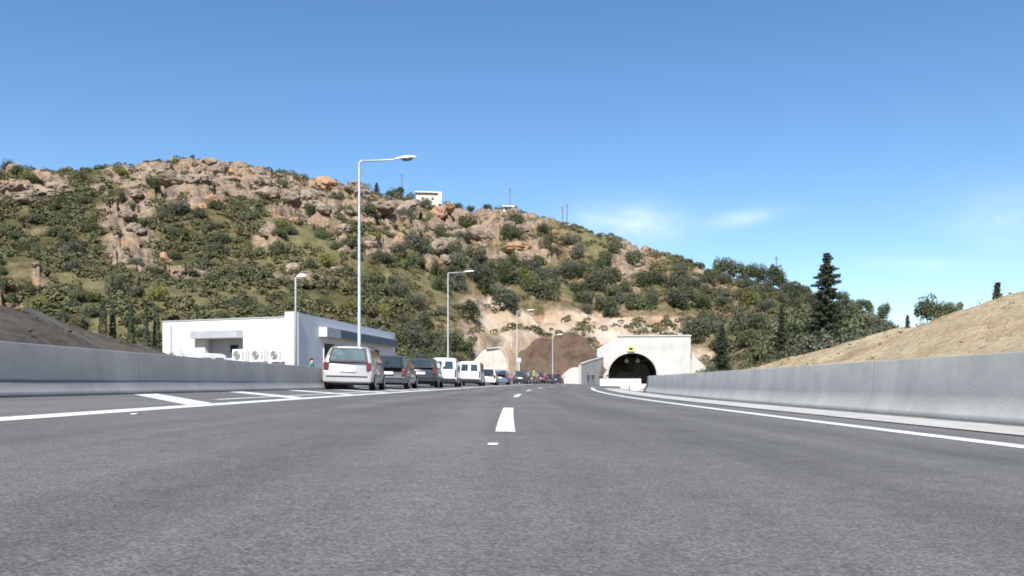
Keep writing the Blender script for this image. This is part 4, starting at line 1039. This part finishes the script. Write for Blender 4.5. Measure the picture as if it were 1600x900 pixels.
D = 100; t = empty('sign_post', ((811-800)/F*D, D, .25)); b = MB(); b.tube([(0, 0, 0), (0, 0, 3.4)], .06, 8); b.build('post', M['white_wall'], t); box_part('sign_panel', M['grey_metal'], t, (-.25, .25, -.09, -.062, 2.8, 3.35))
tag(t, 'thin white sign post standing among the far parked cars', 'sign post')

# ------------------------------------------------ cars
def paint(name, c, metal=.0): return mat(name, c, .28, tuple(v*.93 for v in c), .8, spec=.5, metal=metal, coat=.6)
def car(o, y, col, label, kind='mpv', dx=0, rot=None, loc=None, group='cars parked along the left edge', lightkind=0, mod=1.):
    P = {'mpv': dict(L=4.3, W=.88, zb=.24, belt=.98, roof=1.52, rw=.66, rear=.10, roofend=2.55, cowl=3.35, hood=.92, lean=.26, twin=False),
         'hatch': dict(L=4.1, W=.86, zb=.22, belt=.90, roof=1.44, rw=.60, rear=.25, roofend=2.4, cowl=3.15, hood=.84, lean=.62, twin=False),
         'saloon': dict(L=4.4, W=.86, zb=.22, belt=.93, roof=1.42, rw=.58, rear=.72, roofend=2.5, cowl=3.3, hood=.86, lean=1.3, twin=False),
         'suv': dict(L=4.5, W=.91, zb=.30, belt=1.05, roof=1.66, rw=.68, rear=.12, roofend=2.7, cowl=3.4, hood=1.02, lean=.30, twin=False),
         'van': dict(L=4.2, W=.87, zb=.25, belt=1.06, roof=1.80, rw=.76, rear=.03, roofend=2.75, cowl=3.35, hood=1.02, lean=.06, twin=True)}[kind]
    L_, Wd, zb, belt, roof, rw = P['L'], P['W'], P['zb'], P['belt'], P['roof']*mod, P['rw']; lean = P['lean']
    if loc is None:
        p = rp(o, y); loc = p; rot = -hd(y)+dx
    t = empty('parked_car' if kind != 'van' else 'parked_van', loc, rot)
    if abs(o) > 0 and kind: t.rotation_euler = (0, math.atan(S) if o else 0, rot)
    H = roof-belt
    # longitudinal stations: (y, w scale, z low, belt z, roof z, roof half width, roof y shift)
    def sec(yy, ws, zl, bz, tz, tw, sh=0):
        w = Wd*ws
        pts = [(0, yy, zl), (w*.80, yy, zl), (w*.96, yy, zl+.07), (w*1.0, yy, zl+(bz-zl)*.45), (w*.985, yy, zl+(bz-zl)*.8), (w*.94, yy, bz),
               (tw+(w*.94-tw)*.45, yy+sh*.6, bz+(tz-bz)*.55), (tw, yy+sh*.92, bz+(tz-bz)*.88), (tw*.86, yy+sh*.99, tz-.012*(tz > bz+.1)), (tw*.5, yy+sh, tz+.008), (0, yy+sh, tz+.014)]
        return pts
    rE, rF = P['rear'], P['roofend']; hb = P['hood']; cw = P['cowl']
    sts = [sec(0, .90, zb+.12, belt-.02, roof-.05, rw*.93, lean*1.0+.03), sec(.05, .975, zb+.02, belt, roof-.02, rw*.98, lean+.02), sec(.22, 1, zb-.02, belt, roof, rw, lean*.92),
           sec(1.0, 1, zb-.04, belt, roof+.01, rw, lean*.35), sec(1.9, 1, zb-.04, belt-.01, roof+.005, rw), sec(rF, 1, zb-.04, belt-.03, roof-.04, rw*.97),
           sec((rF+cw)/2, 1, zb-.04, belt-.05, (roof+hb)/2+.03, rw*.99), sec(cw, .99, zb-.03, belt-.08, hb+.02, rw), sec(L_-.45, .95, zb-.02, hb-.12, hb-.09, rw*.95), sec(L_-.1, .86, zb, hb-.24, hb-.20, rw*.85), sec(L_, .76, zb+.06, hb-.34, hb-.32, rw*.75)]
    n = len(sts[0]); V = []
    for s in sts:
        V += s + [(-p[0], p[1], p[2]) for p in s[1:-1][::-1]]
    m_ = 2*n-2; Fc = []
    for i in range(len(sts)-1):
        for j in range(m_): Fc.append((i*m_+j, i*m_+(j+1) % m_, (i+1)*m_+(j+1) % m_, (i+1)*m_+j))
    Fc.append(tuple(range(m_))); k = (len(sts)-1)*m_; Fc.append(tuple(k+j for j in range(m_))[::-1])
    b = MB(); b.v = V; b.f = Fc; b.m = [0]*len(Fc); body = b.build('body', col, t, smooth=True)
    me = body.data
    ms = body.modifiers.new('edges', 'EDGE_SPLIT'); ms.split_angle = R(38)
    # rear face interpolation
    def rear(x, z, off=.012):   # x in -1..1 of local half width, z metres
        s0 = sts[0]
        if z <= belt-.02:
            w = Wd*.90*.97; yy = 0
        else:
            f = (z-(belt-.02))/(roof-.05-(belt-.02)); w = (Wd*.9*.94)*(1-f)+rw*.93*f; yy = (lean+.03)*f
        return (x*w, yy-off, z)
    def patch(name, m, x0, x1, z0, z1, off=.012, x0t=None, x1t=None, nz=3, par=None):
        q = MB(); x0t = x0 if x0t is None else x0t; x1t = x1 if x1t is None else x1t
        th = .02
        for i in range(nz):
            a, c = i/nz, (i+1)/nz; za, zc = z0+(z1-z0)*a, z0+(z1-z0)*c
            q.quad(rear(x0+(x0t-x0)*a, za, off), rear(x1+(x1t-x1)*a, za, off), rear(x1+(x1t-x1)*c, zc, off), rear(x0+(x0t-x0)*c, zc, off))
        return q.build(name, m, par or t)
    g0, g1 = belt+.02, roof-.10
    if P['twin']:
        f = patch('rear_door', col, -.97, -.012, zb+.30, roof-.07, .012); f2 = patch('rear_door', col, .012, .97, zb+.30, roof-.07, .012)
        patch('door_gap', M['black'], -.012, .012, zb+.28, roof-.08, .008)
        patch('rear_window', M['glass'], -.84, -.14, belt+.04, roof-.22, .020, -.80, -.14, par=f); patch('rear_window', M['glass'], .14, .84, belt+.04, roof-.22, .020, .14, .80, par=f2)
    else:
        fr = patch('tailgate_frame', M['black'], -.93, .93, g0-.02, roof-.055, .010, -.95, .95)
        patch('rear_window', M['glass_l'] if lightkind else M['glass'], -.80, .80, g0+.04, g1-.01, .016, -.78, .78, par=fr)
    # plate, bumper, lights
    b = MB(); b.box(-.27, .27, -.03, -.014, zb+.40, zb+.51)
    b.build('number_plate', M['plate'], t)
    b = MB(); b.box(-Wd*.93, Wd*.93, -.09, .10, zb+.02, zb+.26); bp = b.build('bumper', col if kind in ('mpv', 'hatch', 'saloon') else M['black'], t, bevel=.035)
    box_part('bumper_insert', M['black'], bp, (-Wd*.80, Wd*.80, -.098, -.091, zb+.20, zb+.245))
    for s in (-1, 1):
        b = MB()
        if P['twin']: b.box(s*Wd*.885-.05, s*Wd*.885+.05, -.03, .08, zb+.36, belt+.02)
        else: b.box(s*Wd*.83-.085, s*Wd*.83+.085, -.03, .09, belt-.30, belt-.03)
        b.build('tail_light', M['red'], t, bevel=.015)
    # side windows
    for s in (-1, 1):
        def side(yy, f):  # f 0..1 between belt and roof edge
            z = belt+H*(.06+.78*f); w = (Wd*.94)+(rw-Wd*.94)*min(1, (.06+.78*f)/.9)
            sh = lean*(1-min(1, yy/1.9))*(.06+.78*f)
            return (s*(w+.012), yy+sh*.9, z)
        wins = [(.45, 1.30), (1.38, rF+.05)] if not P['twin'] else [(1.75, 2.7)]
        if P['twin'] and 'glazed' in label: wins = [(.4, 1.5), (1.7, 2.7)]
        for (a, c) in wins:
            q = MB(); c2 = c-(.0 if c < rF else .12); e2 = c+(.35 if c >= rF-.1 else 0)
            q.quad(side(a, 0), side(e2, 0), side(c2, 1), side(a+.02, 1)); q.build('side_window', M['glass'], t)
        b = MB(); b.box(min(s*(Wd+.02), s*(Wd+.20)), max(s*(Wd+.02), s*(Wd+.20)), cw-.35, cw-.22, belt-.0, belt+.15); b.build('mirror', M['black'], t, bevel=.03)
    # windscreen
    q = MB(); za, zc = hb+.06, roof-.09; 
    q.quad((-rw*.95, cw-.02+.03, za), (rw*.95, cw-.02+.03, za), (rw*.88, rF+.09, zc), (-rw*.88, rF+.09, zc)); q.build('windscreen', M['glass'], t)
    for s in (-1, 1):
        b = MB(); b.box(s*Wd*.62-.12, s*Wd*.62+.12, L_-.14, L_+.0, hb-.32, hb-.20); b.build('headlight', M['glass_l'], t, bevel=.02)
    for yy in (.72, L_-.82):
        for s in (-1, 1):
            w = empty('wheel', (s*(Wd-.10), yy, .315)); w.parent = t
            b = MB(); b.tube([(-.10*s, 0, 0), (-.085*s, 0, 0), (.075*s, 0, 0), (.10*s, 0, 0)], [.26, .315, .315, .27], 22); b.build('tyre', M['rubber'], w, smooth=False)
            b = MB(); b.tube([(.101*s, 0, 0), (.112*s, 0, 0)], [.20, .17], 16); b.build('rim', M['rim'], w)
    box_part('underbody', M['black'], t, (-Wd*.82, Wd*.82, .15, L_-.2, .17, zb+.03))
    if kind in ('mpv', 'suv'):
        for s in (-1, 1):
            b = MB(); b.tube([(s*rw*.88, .5+lean*.6, roof+.035), (s*rw*.88, rF-.1, roof+.03)], .016, 6); b.build('roof_rail', M['black'], t)
    return tag(t, label, 'van' if kind == 'van' else 'car', group)
C = dict(silver=paint('silver_paint', (.37, .35, .355), .25), grey=paint('dark_grey_paint', (.060, .063, .075), .2), black=paint('black_paint', (.022, .021, .028)),
         white=paint('white_paint', (.55, .55, .545)), blue=paint('blue_grey_paint', (.16, .20, .25), .3), dred=paint('dark_red_paint', (.14, .05, .055)), brown=paint('brown_paint', (.13, .09, .085)), lgrey=paint('light_grey_paint', (.42, .43, .44), .3))
car(-5.92, 27.6, C['silver'], 'silver people carrier parked nearest the camera below the tall lamp', 'mpv', lightkind=1, dx=.075)
car(-5.85, 34.2, C['grey'], 'dark grey hatchback parked directly in front of the silver people carrier', 'hatch', dx=.03)
car(-5.75, 42.0, C['black'], 'black off-road car with pale number plate between hatchback and vans', 'suv', dx=.06, mod=.94)
car(-5.75, 50.0, C['white'], 'white van next to the black car, first of the two white vans', 'van', dx=.06)
car(-5.35, 59.0, C['white'], 'white van with two glazed rear doors, second of the white vans', 'van', dx=.035)
car(-5.4, 69.0, C['white'], 'white hatchback parked just beyond the second white van', 'hatch', dx=.06)
car(-5.3, 76.5, C['blue'], 'blue grey saloon beyond the white hatchback', 'saloon', dx=.06)
car(-5.5, 94.0, C['black'], 'black people carrier leading the far dark cluster at its left end', 'mpv')
car(-5.4, 101.5, C['brown'], 'brown car second from left in the far dark cluster', 'mpv')
car(-5.3, 109.0, C['dred'], 'dark red car in the middle of the far dark cluster', 'suv')
car(-5.3, 116.5, C['grey'], 'grey car near the right end of the far cluster', 'hatch')
car(-5.2, 124.0, C['black'], 'black car at the right end of the far cluster', 'hatch')
car(0, 0, C['white'], 'white van half hidden behind the left barrier before the building recess', 'van', loc=(-15.2, 41.0, .12), rot=R(50), group='cars beside the white building')

# ------------------------------------------------ people
def person(loc, rot, top, legs, hairc, label, walk=.12, h=1.75, arms=.1):
    k = h/1.75
    J = {'pel': (0, 0, .95), 'wst': (0, .0, 1.12), 'chs': (0, .01, 1.34), 'nck': (0, .0, 1.50), 'hd0': (0, -.02, 1.60), 'hd1': (0, -.01, 1.70)}
    for s, n in ((-1, 'l'), (1, 'r')):
        J.update({n+'hip': (s*.10, 0, .90), n+'kne': (s*.11, -.03-s*walk*.5, .50), n+'ank': (s*.11, .02-s*walk, .09), n+'toe': (s*.13, -.14-s*walk, .04),
                  n+'sho': (s*.19, .01, 1.42), n+'elb': (s*.25, .03+s*arms*.4, 1.14), n+'wri': (s*.26, -.06+s*arms, .90), n+'hnd': (s*.26, -.09+s*arms, .80)})
    Rr = {'pel': .135, 'wst': .125, 'chs': .145, 'nck': .055, 'hd0': .085, 'hd1': .09, 'hip': .09, 'kne': .062, 'ank': .042, 'toe': .035, 'sho': .062, 'elb': .044, 'wri': .030, 'hnd': .038}
    names = list(J); E = [('pel', 'wst'), ('wst', 'chs'), ('chs', 'nck'), ('nck', 'hd0'), ('hd0', 'hd1')]
    for n in 'lr': E += [('pel', n+'hip'), (n+'hip', n+'kne'), (n+'kne', n+'ank'), (n+'ank', n+'toe'), ('chs', n+'sho'), (n+'sho', n+'elb'), (n+'elb', n+'wri'), (n+'wri', n+'hnd')]
    me = bpy.data.meshes.new('tmp'); me.from_pydata([J[n] for n in names], [(names.index(a), names.index(b)) for a, b in E], [])
    o = bpy.data.objects.new('tmp', me); COL.objects.link(o)
    sm = o.modifiers.new('s', 'SKIN'); ss = o.modifiers.new('u', 'SUBSURF'); ss.levels = 2; ss.render_levels = 2
    for i, n in enumerate(names):
        r = Rr.get(n) or Rr[n[1:]]; dv = me.skin_vertices[0].data[i]; dv.radius = (r, r*.8) if n in ('pel', 'wst', 'chs') else (r, r); dv.use_root = (n == 'pel')
    dg = bpy.context.evaluated_depsgraph_get(); dg.update(); m2 = bpy.data.meshes.new_from_object(o.evaluated_get(dg)); bpy.data.objects.remove(o)
    m2.name = 'person'; m2.materials.clear()
    for m_ in (M['skin'], top, legs, M['shoe']): m2.materials.append(m_)
    for p in m2.polygons:
        c = p.center; p.use_smooth = True
        p.material_index = 0 if (c.z > 1.50 or (c.z < .88 and abs(c.x) > .2)) else 1 if c.z > .96 or abs(c.x) > .215 else 3 if c.z < .10 else 2
    for v in m2.vertices: v.co *= k
    ob = link('person', m2, None); ob.location = loc; ob.rotation_euler = (0, 0, rot)
    bm = bmesh.new(); bmesh.ops.create_uvsphere(bm, u_segments=14, v_segments=10, radius=.108*k)
    for v in list(bm.verts):
        if v.co.z < -.03 and v.co.y < .02: v.co.y = max(v.co.y, -.02)
    me = bpy.data.meshes.new('hair'); bm.to_mesh(me); bm.free(); hr = link('hair', me, hairc, ob, True); hr.location = (0, .012, 1.70*k)
    return tag(ob, label, 'person')
M['skin'] = mat('skin', (.50, .32, .23), .6); M['shoe'] = mat('shoe', (.03, .03, .03), .6)
M['ycloth'] = mat('yellow_cloth', (.30, .31, .07), .9); M['teal'] = mat('teal_cloth', (.04, .20, .22), .9); M['navy'] = mat('navy_cloth', (.03, .035, .06), .9); M['dkcloth'] = mat('dark_cloth', (.035, .032, .035), .9)
M['hair'] = mat('dark_hair', (.02, .016, .013), .8); M['brcloth'] = mat('brown_cloth', (.10, .06, .055), .9)
def gh(x, y): return rz(x-xc(y), y) if y < 165 else .3
for px, D, tp, lg, lab, rr in ((919.5, 122, 'navy', 'dkcloth', 'person in dark blue on the left of the pair walking left of the tunnel', 3.0), (926.5, 119, 'dkcloth', 'brcloth', 'person in black top and brown trousers on the right of the pair', .3)):
    x = (px-800)/F*D; person((x, D, gh(x, D)), rr, M[tp], M[lg], M['hair'], lab)
person(((487-800)/F*44, 44, .12), 1.2, M['teal'], M['navy'], M['hair'], 'dark haired person in teal standing behind the barrier left of the silver car', h=1.62)
x = (873-800)/F*112; person((x, 112, gh(x, 112)), 2.6, M['dkcloth'], M['navy'], M['hair'], 'person in dark clothes standing at the right end of the far cars')
x = (834-800)/F*90; person((x, 90, gh(x, 90)), 2.0, M['ycloth'], M['navy'], M['hair'], 'person in a yellow vest standing between the far dark cars')

# ------------------------------------------------ nearer trees and shrubs
def place(px, D, z=0): return ((px-800)/F*D, D, z)
def hgt(py, D): return (600-py)/F*D+EYE
D = 62; conifer(place(1288, D, -.1), 2.9, hgt(394, D)+.1, 'big dark pointed conifer standing alone right of the tunnel', seed=5, dens=2.9, shape=.80)
D = 66; conifer(place(1126, D, 0), 1.0, hgt(508, D), 'small young conifer just right of the tunnel portal', seed=8, dens=1.0)
D = 70; conifer(place(1219, D, 0), 1.35, hgt(478, D), 'slender middle sized conifer left of the big conifer', seed=12, dens=1.0)
D = 47; conifer(place(1556, D, 1.5), .55, hgt(442, D)-1.5, 'tiny conifer tip poking above the sandy embankment at the right', seed=15, dens=1.0, shape=.7)
D = 84; conifer(place(1416, D, 0), 1.1, hgt(492, D), 'faint conifer tip in the dip between hill and embankment', seed=17, dens=.8)
D = 90; tree(place(1448, D, 0), 1.5, hgt(461, D), 'leaf_d', 'round dark tree behind the embankment crest, largest of those there', ch=2.9)
tree(place(1474, D, 0), 1.2, hgt(472, D), 'leaf_d', 'small round dark tree touching the right side of the largest one behind the embankment', ch=2.2)
tree(place(1494, D, 0), 1.2, hgt(472, D), 'leaf_d', 'low dark tree farthest right behind the embankment crest', ch=2.0)
GS = 'roadside shrubs right of the tunnel'
for px, D, ty, rpx, key in [(a_, b__, c_+(13 if b__ < 73 and a_ > 1150 else 0)+(18 if a_ < 1235 else 0), d__, e_) for a_, b__, c_, d__, e_ in [(1098, 74, 560, 16, 'leaf_y'), (1112, 64, 556, 18, 'leaf_o'), (1140, 70, 552, 22, 'leaf_o'), (1160, 62, 548, 22, 'leaf_y'), (1182, 72, 535, 24, 'leaf_o'), (1200, 62, 530, 26, 'leaf_o'), (1228, 66, 520, 30, 'leaf_g'), (1250, 60, 512, 28, 'leaf_o'),
        (1278, 56, 508, 32, 'leaf_g'), (1308, 58, 505, 32, 'leaf_g'), (1336, 62, 505, 24, 'leaf_g'), (1262, 76, 488, 24, 'leaf_d'), (1310, 74, 478, 30, 'leaf_d'), (1240, 80, 490, 22, 'leaf_o'), (1335, 84, 484, 22, 'leaf_o'), (1196, 84, 512, 22, 'leaf_d'), (1362, 70, 510, 20, 'leaf_g'), (1130, 84, 540, 18, 'leaf_o'), (1385, 78, 508, 14, 'leaf_g')]]:
    x, y, z = place(px, D); top = hgt(ty, D); r = rpx/F*D
    r = max(r*1.25, top*.42); shrub((x, y, -.2), r, top+.2, key, i=None, label=('front row ' if D < 68 else 'back row ')+{'leaf_g': 'grey green', 'leaf_o': 'olive green', 'leaf_y': 'yellow green', 'leaf_d': 'dark green'}[key]+' thicket shrub '+('right beside the portal edge' if px < 1105 else 'in front of the small young conifer' if px < 1135 else 'just right of the small young conifer' if px < 1170 else 'just left of the slender conifer' if px < 1215 else 'just right of the slender conifer' if px < 1245 else 'left of the big conifer' if px < 1285 else 'right of the big conifer' if px < 1320 else 'at the sandy embankment edge' if px < 1350 else 'farthest right up against the embankment'), group=GS)
# left young cypresses between bank and building
GC = 'young cypresses behind the dark bank'
for i, (px, D, ty, rpx, lab) in enumerate([(99, 48, 480, 4, 'thin young cypress farthest left behind the dark bank'), (161, 46, 468, 8, 'broad young cypress second from left behind the dark bank'), (176, 47, 474, 6, 'young cypress close to the right of the broad one'), (205, 46, 472, 6, 'dark young cypress midway between the broad one and the white building'), (228, 46, 476, 5, 'slim young cypress second nearest the white building'), (245, 47, 480, 7, 'young cypress standing against the white building end')]):
    cypress(place(px, D, 0), rpx/F*D, hgt(ty, D), lab, GC, seed=30+i)
for px, D, ty, rpx, key, lab in [(640, 100, 500, 22, 'leaf_o', 'olive shrub behind the black car left of the second lamp'), (620, 92, 515, 20, 'leaf_d', 'dark shrub touching the far end of the white building'), (668, 104, 505, 22, 'leaf_d', 'dark shrub above the black car'), (700, 108, 512, 24, 'leaf_o', 'olive shrub right behind the second lamp post'), (724, 112, 520, 20, 'leaf_d', 'dark shrub left of the white retaining wall'), (632, 84, 555, 16, 'leaf_y', 'yellow green bush between the hatchback and the black car'), (655, 96, 540, 22, 'leaf_d', 'dark bush low behind the black car roof'), (690, 100, 545, 22, 'leaf_d', 'dark bush just above the first white van'), (716, 106, 548, 18, 'leaf_d', 'dark bush between the two white vans')]:
    d = find_d(px, ty+rpx*1.5); loc, _ = on_hill(px, d); r = rpx/F*d; shrub((loc.x, loc.y, loc.z-.4*r), r*1.1, 1.7*r, key, label=lab)
dups = {}
for o in COL.objects:
    if o.parent is None and o.get('label') and o.get('kind') is None: dups.setdefault(o['label'], []).append(o)
for lab, os_ in dups.items():
    if len(os_) > 1:
        os_.sort(key=lambda o: o.location.x/max(o.location.y, 1))
        for k, o in enumerate(os_):
            o['label'] = lab+' '+(('leftmost one' if k == 0 else 'rightmost one') if len(os_) == 2 else ('1st', '2nd', '3rd')[k]+' from left' if k < 3 else '%dth from left' % (k+1))
print('objects', len(bpy.data.objects))
